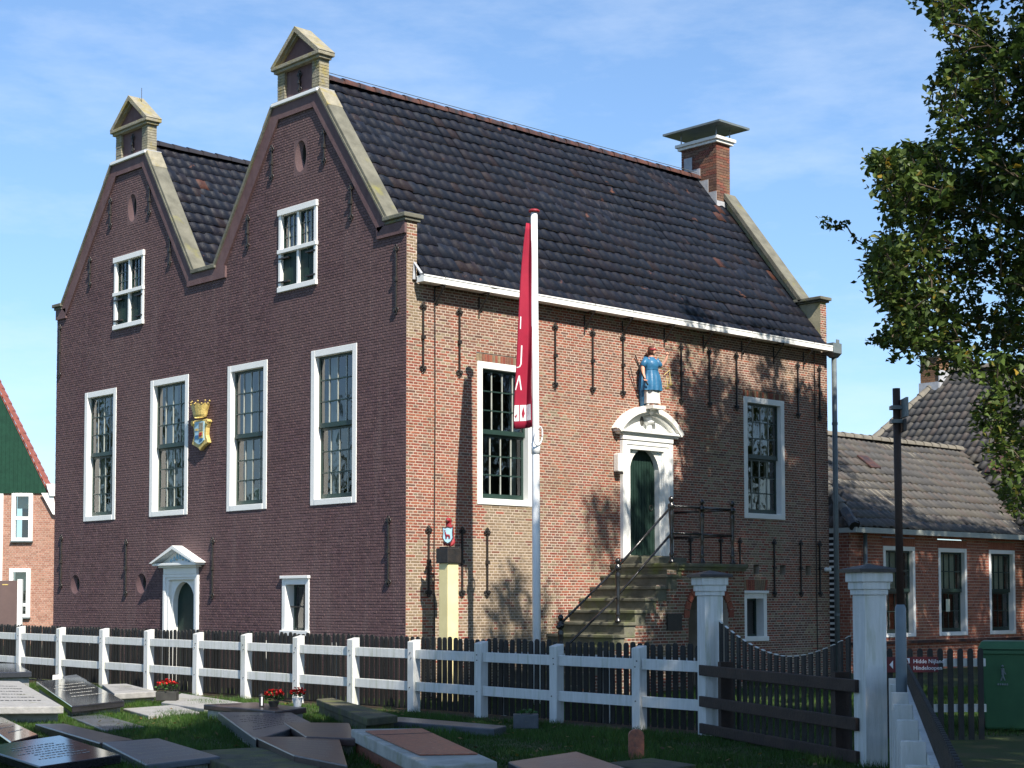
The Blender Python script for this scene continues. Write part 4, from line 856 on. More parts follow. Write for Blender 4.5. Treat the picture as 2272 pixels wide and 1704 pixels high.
def stroke(pts, wd, name='letter'):
    for (a, b) in zip(pts[:-1], pts[1:]):
        a, b = np.array(a), np.array(b); d = b-a; d2 = np.array([d[0]*.11, d[1]*3.04]); d2 /= np.linalg.norm(d2)+1e-9; nn = np.array([-d2[1]/.11, d2[0]/3.04])*wd/2
        fquad(name, [tuple(a-nn), tuple(b-nn), tuple(b+nn), tuple(a+nn)], 'flag_white', 3)
stroke([(2.98, .185), (2.72, .255), (2.50, .185)], .011)                       # M, far half folded away
stroke([(2.62, .345), (2.62, .31), (2.74, .296), (2.98, .293)], .013); stroke([(2.62, .345), (2.62, .40)], .013)   # U
stroke([(2.80, .48), (2.80, .54)], .010); pass
for (a, b) in ((2.98, 2.62), (2.54, 2.06), (1.95, .3)): fquad('white_field', [(a, .035), (b, .035), (b, .112), (a, .112)], 'flag_white')
fquad('emblem', [(2.42, .07), (2.30, .042), (2.16, .07), (2.30, .106)], 'flag_red', 3); fquad('emblem', [(2.95, .06), (2.85, .045), (2.72, .075), (2.85, .065)], 'flag_red', 3)

# ================================================================== lion post
LX, LY = .26, -.70
lp = root('carved_post', (LX, LY, 0), 'cream square post with black cap block before the brick wall', 'post')
part('shaft', bbox((LX-.107, LY-.107, 0), (LX+.107, LY+.107, 2.085)), 'cream', lp, bevel=.012); part('cap', bbox((LX-.137, LY-.137, 2.085), (LX+.137, LY+.137, 2.31)), 'iron', lp, bevel=.008); part('cap_top', bbox((LX-.10, LY-.10, 2.31), (LX+.10, LY+.10, 2.335)), 'iron', lp)
ln = root('lion_figure', (LX, LY, 2.335), 'small red carved lion holding a pale blue shield on the cream post', 'statue')
def Ql(a, b, z): return (LX+a, LY+b, 2.335+z)
JL = [Ql(.045, .02, .10)+(.062,), Ql(.03, .01, .20)+(.055,), Ql(.005, -.005, .29)+(.052,), Ql(-.005, -.01, .36)+(.045,), Ql(-.02, -.02, .41)+(.055,), Ql(-.06, -.045, .40)+(.034,), Ql(-.085, -.06, .39)+(.022,),
      Ql(-.02, .03, .20)+(.028,), Ql(-.045, .035, .10)+(.022,), Ql(-.06, .035, .02)+(.024,), Ql(-.01, -.06, .21)+(.028,), Ql(-.05, -.075, .19)+(.022,), Ql(-.085, -.07, .20)+(.02,),
      Ql(.05, -.05, .06)+(.042,), Ql(-.01, -.06, .025)+(.028,), Ql(-.05, -.06, .018)+(.024,), Ql(.05, .07, .06)+(.042,), Ql(0, .075, .025)+(.028,), Ql(.10, .03, .06)+(.016,), Ql(.115, .02, .2)+(.012,), Ql(.09, .01, .30)+(.016,)]
skin_body('body', JL, [(0, 1), (1, 2), (2, 3), (3, 4), (4, 5), (5, 6), (2, 7), (7, 8), (8, 9), (2, 10), (10, 11), (11, 12), (0, 13), (13, 14), (14, 15), (0, 16), (16, 17), (0, 18), (18, 19), (19, 20)], 'red', ln)
mn = MB()
for k in range(26):
    q = random.uniform(0, 6.28); mn.lathe(Ql(.02+.045*math.cos(q), .0+.045*math.sin(q), random.uniform(.26, .42)), [(0, -.035), (.018, -.01), (.013, .02), (0, .035)], 6)
part('mane', mn, 'lichen', ln, smooth=True)
d_ = np.array([-.70, -.71, 0]); sdv = np.array([.71, -.70, 0]); Pc = np.array(Ql(-.105, -.10, .17))
def shp(pts, t0, t1): return MB().prism([Pc+sdv*a+np.array([0, 0, z])+d_*t0 for a, z in pts], d_*(t1-t0))
so_ = [(-.085, .13), (-.05, .115), (0, .13), (.05, .115), (.085, .13), (.075, .04), (.085, -.05), (.05, -.11), (0, -.14), (-.05, -.11), (-.085, -.05), (-.075, .04)]
part('shield', shp(so_, 0, .02), 'iron', ln); part('shield_face', shp([(a*.84, z*.84) for a, z in so_], .021, .026), 'pale_blue', ln)
dr = MB(); Pd = lambda a, z: Pc+sdv*a+np.array([0, 0, z])+d_*.032
dr.tube([Pd(-.03, .0), Pd(.03, -.005)], [.014, .013], 6); dr.tube([Pd(-.028, .005), Pd(-.038, .05)], [.01, .008], 6)
for (a, b) in ((-.025, -.03), (-.012, -.018), (.02, .018), (.03, .036)): dr.tube([Pd(a, -.008), Pd(b, -.055)], [.007, .005], 5)
dr.tube([Pd(-.04, .055), Pd(-.03, .08)], .004, 4); dr.tube([Pd(-.04, .055), Pd(-.052, .078)], .004, 4); part('deer_emblem', dr, 'red', ln)
part('muzzle', MB().lathe(Ql(-.095, -.066, .385), [(0, -.02), (.02, -.01), (.022, .01), (0, .022)], 8), 'hair', ln, smooth=True)
for s in (-1, 1): part('ear', MB().lathe(Ql(-.0+.03*s, -.03-.03*s, .455), [(0, -.012), (.014, 0), (0, .02)], 6), 'red', ln)

# ================================================================== fences
PYS = [9.42, 7.86, 6.30, 4.81, 3.30, 1.93, .56, -.77, -2.12, -3.49, -4.89, -6.28]; WX = -1.6
def ptop(y): return lerp(.95, 1.03, (y+7)/17)
wf = root('white_post_fence', (WX, 1.3, 0), 'white wooden two-rail fence with square posts bounding the graveyard', 'fence')
for i, y in enumerate([12.4, 10.95]+PYS):
    h = ptop(y)+random.uniform(-.012, .012); s = .065; t = random.uniform(-.012, .012)
    vs = [(WX-s, y-s, -.05), (WX+s, y-s, -.05), (WX+s, y+s, -.05), (WX-s, y+s, -.05), (WX-s+t, y-s+t, h-.0), (WX+s+t, y-s+t, h+.03), (WX+s+t, y+s+t, h+.03), (WX-s+t, y+s+t, h-.0)]
    p_ = part('post', MB().add(vs, [(0, 3, 2, 1), (4, 5, 6, 7), (0, 1, 5, 4), (1, 2, 6, 5), (2, 3, 7, 6), (3, 0, 4, 7)]), 'white_wood', wf, bevel=.006)
    for zz in (h-.15, h-.22, .34): part('bolt', MB().lathe((WX-s-.004+t*.6, y+random.uniform(-.02, .02), zz), [(.002, -.008), (.010, -.004), (.010, .004), (.002, .008)], 6, sx=.6), 'iron', p_)
ally = [12.4, 10.95]+PYS+[-7.30]
for a, b in zip(ally[:-1], ally[1:]):
    for (o0, o1) in ((-.24, -.115), (-.68, -.555)):
        za, zb2 = ptop(a), ptop(b); y0, y1 = a-.066, b+.066
        part('rail', MB().prism([(WX-.03, y0, za+o0), (WX-.03, y1, zb2+o0), (WX-.03, y1, zb2+o1), (WX-.03, y0, za+o1)], (.055, 0, 0)), 'white_wood', wf, bevel=.004)
def picket_mesh(w, h, th, X, Y, name='picket', mt='wood_black'):
    X, Y = np.array(X, float), np.array(Y, float); Z = np.array([0, 0, 1.])
    pr_ = [(-w/2, 0), (w/2, 0), (w/2, h-.03), (w*.28, h-.004), (0, h), (-w*.28, h-.004), (-w/2, h-.03)]
    return MB().prism([X*a+Z*z+Y*(-th/2) for a, z in pr_], Y*th).mesh(name, mt)
BX = -1.28
bf = root('black_picket_fence', (BX, 2, 0), 'black picket fence standing close behind the white graveyard fence', 'fence')
pk = [picket_mesh(.072, 1.0+d_h, .022, (0, 1, 0), (1, 0, 0)) for d_h in (-.012, 0, .012)]
y = -7.15
while y < 13.2:
    put('picket', random.choice(pk), bf, loc=(BX+random.uniform(-.004, .004), y, .01+lerp(0, .05, (y+7)/20)), rot=(random.gauss(0, .008), 0, random.gauss(0, .03))); y += .113+random.uniform(-.007, .007)
for (a, b) in zip(np.linspace(-7.2, 13.2, 12)[:-1], np.linspace(-7.2, 13.2, 12)[1:]):
    for zz in (.30, .78): part('rail', MB().box((BX+.016, a+.002, zz), (BX+.056, b-.002, zz+.07)), 'white_wood', bf)
    part('post', MB().box((BX+.058, b-.04, 0), (BX+.128, b+.03, .9)), 'white_wood', bf)
# gate posts, gate
G1 = np.array([WX, -7.37, 0.]); G2 = np.array([-3.2, -10.62, 0.])
gd = (G2-G1)/np.linalg.norm(G2-G1); gn = np.array([gd[1], -gd[0], 0.]); gn = gn if gn@(CAM-G1) > 0 else -gn
def gatepost(c, label):
    r = root('gate_post', c, label, 'gate post', 'white posts either side of the gate'); Zv = (0, 0, 1.); b_ = lambda nm, hw, z0, z1, mt='white_wood', bv=.006: part(nm, MB().obox(c, gd, gn, Zv, (-hw, -hw, z0), (hw, hw, z1)), mt, r, bevel=bv)
    b_('shaft', .112, -.05, 1.58)
    for hw, z0, z1 in ((.128, 1.58, 1.63), (.142, 1.63, 1.70), (.16, 1.70, 1.79)): b_('capital', hw, z0, z1)
    Pq = lambda a, b, z: c+gd*a+gn*b+np.array([0, 0, z]); h = .20
    part('cap', MB().add([Pq(-h, -h, 1.79), Pq(h, -h, 1.79), Pq(h, h, 1.79), Pq(-h, h, 1.79), Pq(-h, -h, 1.82), Pq(h, -h, 1.82), Pq(h, h, 1.82), Pq(-h, h, 1.82), Pq(0, 0, 1.87)], [(0, 3, 2, 1), (0, 1, 5, 4), (1, 2, 6, 5), (2, 3, 7, 6), (3, 0, 4, 7), (4, 5, 8), (5, 6, 8), (6, 7, 8), (7, 4, 8)]), 'iron', r)
gatepost(G1, 'white panelled gate post where the white graveyard fence meets the gate'); gatepost(G2, 'white panelled gate post beside the grey metal sign pole')
gate = root('black_gate', (G1+G2)/2, 'black wooden gate with a sagging curve of pickets and three brown rails', 'gate')
Lg = np.linalg.norm(G2-G1); np_ = 22
for i in range(np_):
    a = .19+(Lg-.38)*i/(np_-1); t = abs((a/Lg)-.5)*2; h = .95+.40*t**1.8; dr_ = .40*1.8*t**.8*(-1 if a/Lg < .5 else 1)/(Lg/2)
    w_ = .034; b0 = G1+gd*a-gn*.05; z0 = .03
    vs = [b0+gd*x+gn*yv+np.array([0, 0, z]) for yv in (-.011, .011) for x, z in ((-w_, z0), (w_, z0), (w_, h+dr_*w_), (-w_, h-dr_*w_))]
    p_ = part('picket', MB().add(vs, [(0, 1, 2, 3), (7, 6, 5, 4), (0, 4, 5, 1), (1, 5, 6, 2), (2, 6, 7, 3), (3, 7, 4, 0)]), 'wood_black', gate)
    vs = [b0+gd*x+gn*yv+np.array([0, 0, z]) for yv in (-.012, .012) for x, z in ((-w_, h-dr_*w_+.001), (w_, h+dr_*w_+.001), (w_, h+dr_*w_+.009), (-w_, h-dr_*w_+.009))]
    part('picket_tip', MB().add(vs, [(0, 1, 2, 3), (7, 6, 5, 4), (0, 4, 5, 1), (1, 5, 6, 2), (2, 6, 7, 3), (3, 7, 4, 0)]), 'white_wood', p_)
for (z0, z1) in ((.68, .80), (.33, .45), (.03, .145)):
    part('rail', MB().obox(G1, gd, gn, (0, 0, 1.), (.02, .115, z0), (Lg-.0, .155, z1)), 'wood_brown', gate, bevel=.008)
for a in (.5, Lg-.5): part('brace', MB().obox(G1, gd, gn, (0, 0, 1.), (a-.04, -.035, .05), (a+.04, .114, .85)), 'wood_brown', gate)
# second fence, running from the gate towards the street corner
wing = root('wing_fence', (-6, -12.7, 0), 'black picket fence with white backing boards running from gate to street', 'fence')
A2 = dep(2010, 15.1); B2 = dep(2178, 4.6); wd_ = (B2-A2)/np.linalg.norm(B2-A2); wn = np.array([wd_[1], -wd_[0], 0.]); wn = wn if wn@(CAM-A2) > 0 else -wn
pw = picket_mesh(.075, .95, .022, wd_, wn); a = .1
while a < np.linalg.norm(B2-A2): put('picket', pw, wing, loc=A2+wd_*a); a += .118
for z in (.22, .70): part('rail', MB().obox(A2, wd_, wn, (0, 0, 1.), (0, .013, z), (np.linalg.norm(B2-A2), .05, z+.08)), 'white_wood', wing)
for (u, D) in [(1975, 14.6), (2019, 13.6), (2041, 12.4), (2063, 11.0), (2072, 9.6), (2080, 8.2), (2090, 7.0)]:
    c = dep(u, D); t = (c-A2)@wd_; c = A2+wd_*t+wn*.085
    part('post', MB().obox(c, wd_, wn, (0, 0, 1.), (-.02, -.033, -.02), (.03, .09, .84)), 'white_wood', wing, bevel=.004)
# black garden fence by the bin
gf = root('garden_fence', CAM*np.array([1, 1, 0])+18*F2+5.2*R2, 'black picket garden fence with white rails beside the green bin', 'fence')
A3 = CAM*np.array([1, 1, 0])+18*F2+3.8*R2; B3 = CAM*np.array([1, 1, 0])+18.1*F2+5.2*R2; t3 = (B3-A3)/np.linalg.norm(B3-A3); n3 = np.array([-F2[0], -F2[1], 0])
pg = picket_mesh(.062, 1.0, .022, t3, n3)
for i in range(13): put('picket', pg, gf, loc=A3+t3*.113*i)
for z in (.30, .80): part('rail', MB().obox(A3, t3, n3, (0, 0, 1.), (0, -.06, z), (1.42, -.015, z+.085)), 'white_wood', gf)

# ================================================================== text helper
def text_mesh(body, size, mt, O, X, Y, depth=.002, align='LEFT'):
    cu = bpy.data.curves.new('lettering', 'FONT'); cu.body = body; cu.size = size; cu.extrude = depth; cu.align_x = align; cu.resolution_u = 2
    o = bpy.data.objects.new('lettering', cu); COL.objects.link(o); bpy.context.view_layer.update()
    me = bpy.data.meshes.new_from_object(o.evaluated_get(bpy.context.evaluated_depsgraph_get())); bpy.data.objects.remove(o); me.name = 'lettering'
    X, Y = np.array(X, float), np.array(Y, float); Nn = np.cross(X, Y); mw = Matrix.Identity(4)
    for r in range(3): mw[r][0] = X[r]; mw[r][1] = Y[r]; mw[r][2] = Nn[r]; mw[r][3] = O[r]
    me.transform(mw); me.materials.clear(); me.materials.append(MATS[mt]); return me
# museum direction sign on the garden fence
Ps = lambda u, v, off=.03: onpl(u, v, A3+n3*off, n3)
sg = root('direction_sign', Ps(2030, 1490)*np.array([1, 1, 1]), 'dark red museum direction sign with white lettering on the black garden fence', 'sign')
c0 = Ps(1966, 1492); sw_ = np.linalg.norm(Ps(2084, 1492)-c0); shh = .168
part('panel', MB().obox(c0, t3, n3, (0, 0, 1.), (0, 0, 0), (sw_, .012, shh)), 'sign_red', sg)
tO = lambda a, z: c0+t3*a+n3*.014+np.array([0, 0, z])
put('lettering', text_mesh('Hidde Nijland', .062, 'flag_white', tO(.30, .100), t3, (0, 0, 1)), sg); put('lettering', text_mesh('Hindeloopen', .062, 'flag_white', tO(.30, .028), t3, (0, 0, 1)), sg)
part('arrow', MB().prism([tO(.035, .084), tO(.075, .13), tO(.075, .04)], n3*.002), 'flag_white', sg); part('pictogram', MB().prism([tO(.20, .10), tO(.26, .10), tO(.26, .155), tO(.20, .155)], n3*.002), 'flag_white', sg); part('pictogram', MB().prism([tO(.215, .105), tO(.25, .105), tO(.232, .15)], n3*.004), 'sign_red', sg)
# sign pole seen edge-on
c = dep(1996, 13.0)
sp = root('sign_pole', c, 'thin dark sign pole on a wider grey-blue foot beside the gate', 'sign pole')
part('foot', MB().tube([c, c+(0, 0, 1.47), c+(0, 0, 1.50)], [.044, .044, .032], 14), 'grey_blue', sp, smooth=True); part('pole', MB().tube([c+(0, 0, 1.47), c+(-.015, .0, 3.22)], .030, 12), 'wood_brown', sp, smooth=True)
sgn = c+np.array([-.015, 0, 0]); part('sign_plate', MB().obox(sgn, R2, F2, (0, 0, 1.), (.034, -.18, 2.98), (.052, .18, 3.13)), 'zinc', sp); part('sign_plate', MB().obox(sgn, R2, F2, (0, 0, 1.), (.036, -.12, 2.87), (.05, .12, 2.965)), 'iron', sp)
for z in (2.94, 3.05): part('clamp', MB().obox(sgn, R2, F2, (0, 0, 1.), (-.05, -.04, z), (.036, .04, z+.03)), 'zinc', sp)

# wheelie bin
bc = dep(2228, 19.3); br = root('wheelie_bin', bc, 'green wheeled rubbish bin with pale pictogram beside the garden fence', 'bin')
ang = YAW+.32; bX = np.array([math.cos(ang), -math.sin(ang), 0.]); bY = np.array([-math.sin(ang), -math.cos(ang), 0.])
Pb = lambda a, b, z: bc+bX*a+bY*b+np.array([0, 0, z])
def frus(w0, d0, z0, w1, d1, z1): return MB().add([Pb(-w0, -d0, z0), Pb(w0, -d0, z0), Pb(w0, d0, z0), Pb(-w0, d0, z0), Pb(-w1, -d1, z1), Pb(w1, -d1, z1), Pb(w1, d1, z1), Pb(-w1, d1, z1)], [(0, 3, 2, 1), (4, 5, 6, 7), (0, 1, 5, 4), (1, 2, 6, 5), (2, 3, 7, 6), (3, 0, 4, 7)])
part('body', frus(.235, .27, .03, .275, .33, .93), 'bin_green', br, bevel=.025); part('rim', frus(.30, .35, .90, .30, .35, .95), 'bin_green', br, bevel=.01); part('lid', frus(.31, .37, .955, .27, .32, 1.05), 'bin_green', br, bevel=.02)
part('handle', MB().tube([Pb(-.22, -.40, .97), Pb(.22, -.40, .97)], .018, 8), 'bin_green', br)
for s in (-1, 1): part('wheel', MB().tube([Pb(s*.22, -.28, .10), Pb(s*.29, -.28, .10)], .10, 14), 'iron', br)
pc = MB(); pz = lambda a, z: Pb(a-.03, .285+z*.066, z)+bY*.012
pc.tube([pz(0, .74), pz(0, .66)], [.02, .014], 6); pc.lathe(pz(0, .765), [(0, -.018), (.018, 0), (0, .018)], 8); pc.tube([pz(0, .66), pz(.022, .60)], .008, 5); pc.tube([pz(0, .66), pz(-.02, .60)], .008, 5); pc.tube([pz(0, .72), pz(.035, .67)], .007, 5); part('pictogram', pc, 'zinc', br)
lt = MB()
for i in range(5): lt.obox(pz(-.06+.025*i, .545), bX, bY, (0, 0, 1.), (0, -.002, 0), (.016, .003, .022))
part('number_marks', lt, 'zinc', br)

# brown notice board at far left
nb = root('notice_board', dep(20, 33.5), 'plain brown notice board on a white post beyond the fence', 'notice board')
D_ = 33.5; k_ = D_/FPX; zf = lambda v: 1.55-(v-1328)*k_; Pn = lambda u, z, o=0: dep(u, D_-o, z)
part('panel', MB().prism([Pn(-40, zf(1390)), Pn(41, zf(1390)), Pn(41, zf(1287)), Pn(-40, zf(1287))], -F2*.05), 'board_brown', nb); part('post', MB().obox(Pn(46, 0), R2, F2, (0, 0, 1.), (-.045, -.045, 0), (.045, .045, zf(1284))), 'white', nb)
part('post', MB().obox(Pn(-36, 0), R2, F2, (0, 0, 1.), (-.045, .01, 0), (.045, .09, zf(1284))), 'white', nb); part('caption', MB().obox(Pn(6, zf(1297), .055), R2, F2, (0, 0, 1.), (0, 0, 0), (.12, .002, .02)), 'gold', nb)
# ================================================================== graves
Z1 = lambda x, y: (x/3.881, 1340+y/3.881); Z2 = lambda x, y: (500+x/3.687, 1400+y/3.687); Z3 = lambda x, y: (1000+x/3.687, 1400+y/3.687)
def grave(zf_, cs, zt_in, mt, label, th=.09, base=None, text=None, tilt=0., name='gravestone', grp=None):
    zl_ = zt_in if hasattr(zt_in, '__len__') else [zt_in]*4; zl_ = [q_*.66 for q_ in zl_]; zt = min(zl_)
    T = [onz(*zf_(x, y), zl_[i]) for i, (x, y) in enumerate(cs)]
    T[3] = onpl(*zf_(*cs[3]), T[0], np.cross(T[1]-T[0], T[2]-T[0]))      # keep the top face flat
    ctr = sum(T)/4; r = root(name, (ctr[0], ctr[1], 0), label, 'gravestone', grp)
    m_ = MB(); bt = [p-np.array([0, 0, th]) for p in T]; m_.add(T+bt, [(0, 1, 2, 3), (7, 6, 5, 4), (0, 4, 5, 1), (1, 5, 6, 2), (2, 6, 7, 3), (3, 7, 4, 0)])
    sl_ = part('slab', m_, mt, r, bevel=.012)
    k = .92; lo = [ctr+(p-ctr)*k-np.array([0, 0, th+.001+p[2]*0]) for p in T]; ba = MB(); gr = [np.array([p[0], p[1], -.02]) for p in lo]
    if zt-th > .03: ba.add(lo+gr, [(0, 1, 2, 3), (7, 6, 5, 4), (0, 4, 5, 1), (1, 5, 6, 2), (2, 6, 7, 3), (3, 7, 4, 0)]); part('base', ba, base or 'concrete', r)
    if text:
        tm, rows, c0, c1 = text; t_ = MB(); rnd = random.Random(len(label))
        B4 = lambda a, b: (T[0]*(1-a)+T[1]*a)*(1-b)+(T[3]*(1-a)+T[2]*a)*b+np.array([0, 0, .0025])
        for j in range(rows):
            b0 = lerp(c0, c1, j/max(1, rows-1)); a = rnd.uniform(.12, .3); e = rnd.uniform(.7, .9)
            while a < e:
                w_ = rnd.uniform(.012, .05); hh = .045*rnd.uniform(.8, 1.2)
                t_.add([B4(a, b0), B4(a+w_, b0), B4(a+w_, b0+hh*.45), B4(a, b0+hh*.45)], [(0, 1, 2, 3)]); a += w_+rnd.uniform(.006, .02)
        part('inscription', t_, tm, r)
    return r
grave(Z1, [(-185, 1233), (520, 1130), (1045, 1297), (340, 1400)], [.24, .34, .26, .16], 'grave_black', 'polished black grave slab mirroring the blue sky', .08, text=('letter', 7, .25, .75))
grave(Z1, [(880, 1190), (1370, 1155), (1900, 1312), (1262, 1385)], [.22, .27, .20, .15], 'grave_slate', 'dark slate grave slab lying right of the mirror-polished slab', .06, text=('letter', 6, .2, .8))
grave(Z1, [(300, 1032), (560, 1030), (1150, 1165), (860, 1196)], .14, 'grave_brown', 'flat brown grave slab behind the mirror-polished slab', .1)
grave(Z1, [(-190, 990), (15, 968), (330, 1122), (90, 1190)], .18, 'grave_black', 'dark grave slab with pale marks behind the mirror-polished slab', .1, text=('letter', 3, .3, .7))
grave(Z1, [(-330, 655), (170, 665), (548, 882), (-200, 888)], .34, 'grave_grey', 'pale grey grave slab with dark inscription on white base', .09, text=('letter_dark', 6, .25, .8))
grave(Z1, [(-160, 510), (138, 513), (272, 583), (-120, 592)], [.50, .52, .44, .42], 'grave_blue', 'blue sheened ledger stone near the white fence', .10, base='grave_grey')
grave(Z1, [(312, 668), (690, 628), (1072, 832), (618, 880)], [.36, .38, .28, .26], 'grave_black', 'thick black grave slab tilted on a pale concrete base', .09, text=('letter', 5, .25, .7))
grave(Z1, [(540, 622), (660, 606), (748, 652), (560, 668)], .36, 'grave_slate', 'small slate stone behind the tilted black grave slab', .2)
grave(Z1, [(452, 612), (530, 606), (535, 652), (450, 660)], .34, 'white_stone', 'small white stone behind the tilted black grave slab', .2)
grave(Z1, [(880, 692), (1092, 686), (1352, 752), (985, 772)], .26, 'grave_grey', 'grey grave slab on pale plinth left of the red flower pot', .09, text=('letter_dark', 4, .3, .7))
grave(Z1, [(1060, 900), (1500, 868), (1720, 930), (1280, 960)], .07, 'grave_grey', 'low weathered grave slab in front of the red flower pot', .07)
grave(Z1, [(1390, 846), (1560, 768), (2110, 852), (1760, 900)], .10, 'grave_grey', 'low weathered grave slab under the red flower pot', .08)
grave(Z1, [(560, 955), (860, 945), (1250, 1055), (900, 1085)], .05, 'grave_slate', 'flat blue-grey slab sunk in the grass', .05)
grave(Z2, [(-180, 600), (250, 582), (665, 625), (410, 657)], .28, 'grave_brown', 'dark brown polished grave slab with red flowers standing on it', .07)
grave(Z2, [(-60, 662), (545, 666), (700, 745), (250, 885)], .24, 'grave_slate', 'blue-grey grave slab with carved oval panel', .10, base='grave_grey', text=('letter_dark', 8, .2, .75))
grave(Z2, [(480, 746), (1015, 752), (1065, 880), (660, 862)], .27, 'grave_brown', 'purple-brown grave slab, the upper of two, with fine inscription', .08, text=('letter', 4, .3, .7))
grave(Z2, [(238, 864), (930, 866), (1000, 1100), (560, 1014)], .25, 'grave_brown', 'purple-brown grave slab, the lower of two, beside the granite grave', .09, text=('letter', 7, .2, .8))
gg = grave(Z2, [(1028, 802), (1602, 795), (2225, 1068), (1665, 1108)], .38, 'concrete', 'grave with orange granite panel in a pale concrete frame', .12, base='granite')
T_ = [onz(*Z2(x, y), .256) for x, y in [(1145, 822), (1608, 802), (2065, 1010), (1590, 1018)]]
part('panel', MB().prism(T_, (0, 0, .008)), 'granite', gg); part('band', MB().prism([T_[0]*.8+T_[3]*.2+(0, 0, .009), T_[0]*.78+T_[3]*.22+(0, 0, .009), T_[1]*.78+T_[2]*.22+(0, 0, .009), T_[1]*.8+T_[2]*.2+(0, 0, .009)], (0, 0, .001)), 'letter_dark', gg)
grave(Z2, [(745, 556), (880, 546), (1410, 690), (1160, 716)], .30, 'grave_moss', 'moss-stained sloping grave slab by the white fence', .09, base='grave_moss')
grave(Z2, [(1165, 722), (1430, 702), (2300, 775), (2200, 800)], .14, 'grave_slate', 'long low kerb stone in front of the white fence', .1, base='grave_moss')
grave(Z3, [(470, 1068), (1030, 984), (1430, 1118), (760, 1210)], .24, 'grave_slate', 'slate grave slab with carved palm in the shaded lawn', .09, text=('letter', 4, .3, .7))
grave(Z2, [(-350, 985), (260, 950), (960, 1092), (300, 1180)], .16, 'grave_moss', 'weathered mossy ledger below the purple-brown grave slabs', .1)
grave(Z3, [(1290, 1075), (1640, 1036), (2010, 1092), (1640, 1150)], .20, 'grave_moss', 'weathered low ledger stone behind the small brown headstone', .12)
# small brown headstone
hb = onz(*Z3(1520, 1062), 0); hs = root('headstone', hb, 'small upright brown headstone with rounded top in the lawn', 'gravestone')
hpz = [(-.075, 0), (.075, 0), (.075, .24)]+[(.075*math.cos(q), .24+.06*math.sin(q)) for q in np.linspace(.2, 2.9, 8)]+[(-.075, .24)]
part('stone', MB().prism([hb+R2*a+np.array([0, 0, z]) for a, z in hpz], F2*.06), 'wood_brown' if False else 'granite', hs, bevel=.006)
# flower pots
def flowers(base, w_, h_, label, pot='pot', n=60, red=True, box=True, spread=.16, ph=.12):
    base = np.array(base, float); r = root('flower_pot', base, label, 'flower pot')
    if box: part('pot', MB().obox(base, R2, F2, (0, 0, 1.), (-w_/2, -w_*.35, 0), (w_/2, w_*.35, ph)), pot, r, bevel=.008)
    else: part('pot', MB().lathe(base, [(w_*.35, 0), (w_*.5, ph), (w_*.5, ph+.01)], 12), pot, r)
    lf = MB(); fl_ = MB(); rnd = random.Random(len(label))
    for i in range(n):
        q = rnd.uniform(0, 6.28); rr = spread*math.sqrt(rnd.random()); z = ph+h_*(1-.55*(rr/spread)**2)*rnd.uniform(.35, 1); c = base+np.array([rr*math.cos(q), rr*math.sin(q), z])
        a = np.array([rnd.gauss(0, 1), rnd.gauss(0, 1), rnd.gauss(0, .5)]); a /= np.linalg.norm(a); b = np.cross(a, (rnd.gauss(0, 1), .3, 1)); b /= np.linalg.norm(b)
        lf.add([c-a*.03, c+b*.016, c+a*.03, c-b*.016], [(0, 1, 2, 3)])
        if red and i % 2 == 0:
            c2 = base+np.array([rr*math.cos(q), rr*math.sin(q), ph+h_*(1-.35*(rr/spread)**2)*rnd.uniform(.8, 1.05)])
            for k in range(4):
                e = np.array([rnd.gauss(0, 1), rnd.gauss(0, 1), rnd.gauss(0, 1)]); e /= np.linalg.norm(e); g = np.cross(e, (.3, .2, 1)); g /= np.linalg.norm(g)
                cc = c2+e*.012; fl_.add([cc-e*.018, cc+g*.018, cc+e*.018, cc-g*.018], [(0, 1, 2, 3)])
    part('leaves', lf, 'leaf_plant', r, kind='stuff')
    if red: part('blossoms', fl_, 'flower', r, kind='stuff')
flowers(onz(*Z1(1440, 830), .066), .30, .17, 'dark box planter full of red flowers on a low grave', n=90, ph=.13)
flowers(onz(*Z2(395, 620), .185), .14, .16, 'bushy red flowers on the dark brown grave slab', n=80, box=False, spread=.13, ph=.06)
flowers(onz(*Z2(590, 618), .185), .13, .13, 'red flowers in a white pot on the dark brown grave slab', pot='white', n=70, box=False, spread=.12, ph=.10)
flowers(onz(*Z3(615, 796), 0), .30, .06, 'grey stone planter with small fading plants by the white fence', pot='grave_slate', n=50, red=False, spread=.13, ph=.17)
lb = onz(*Z2(295, 622), .185); lan = root('grave_lantern', lb, 'small black and white grave lantern beside the red flowers', 'lantern'); part('body', MB().lathe(lb, [(.03, 0), (.03, .13), (.035, .14), (.012, .17)], 10), 'iron', lan); part('glass', MB().obox(lb, R2, F2, (0, 0, 1.), (0, -.034, .02), (.02, -.03, .13)), 'white', lan)

# ================================================================== ground
gp = MB().add([(-900, -900, 0), (900, -900, 0), (900, 900, 0), (-900, 900, 0)], [(0, 1, 2, 3)]); g = part('ground', gp, 'grass_ground'); g['kind'] = 'structure'
g = part('path', MB().add([(-1.95, -7.5, .006), (-.95, -7.5, .006), (-.95, 13.5, .006), (-1.95, 13.5, .006)], [(0, 1, 2, 3)]), 'soil'); g['kind'] = 'structure'
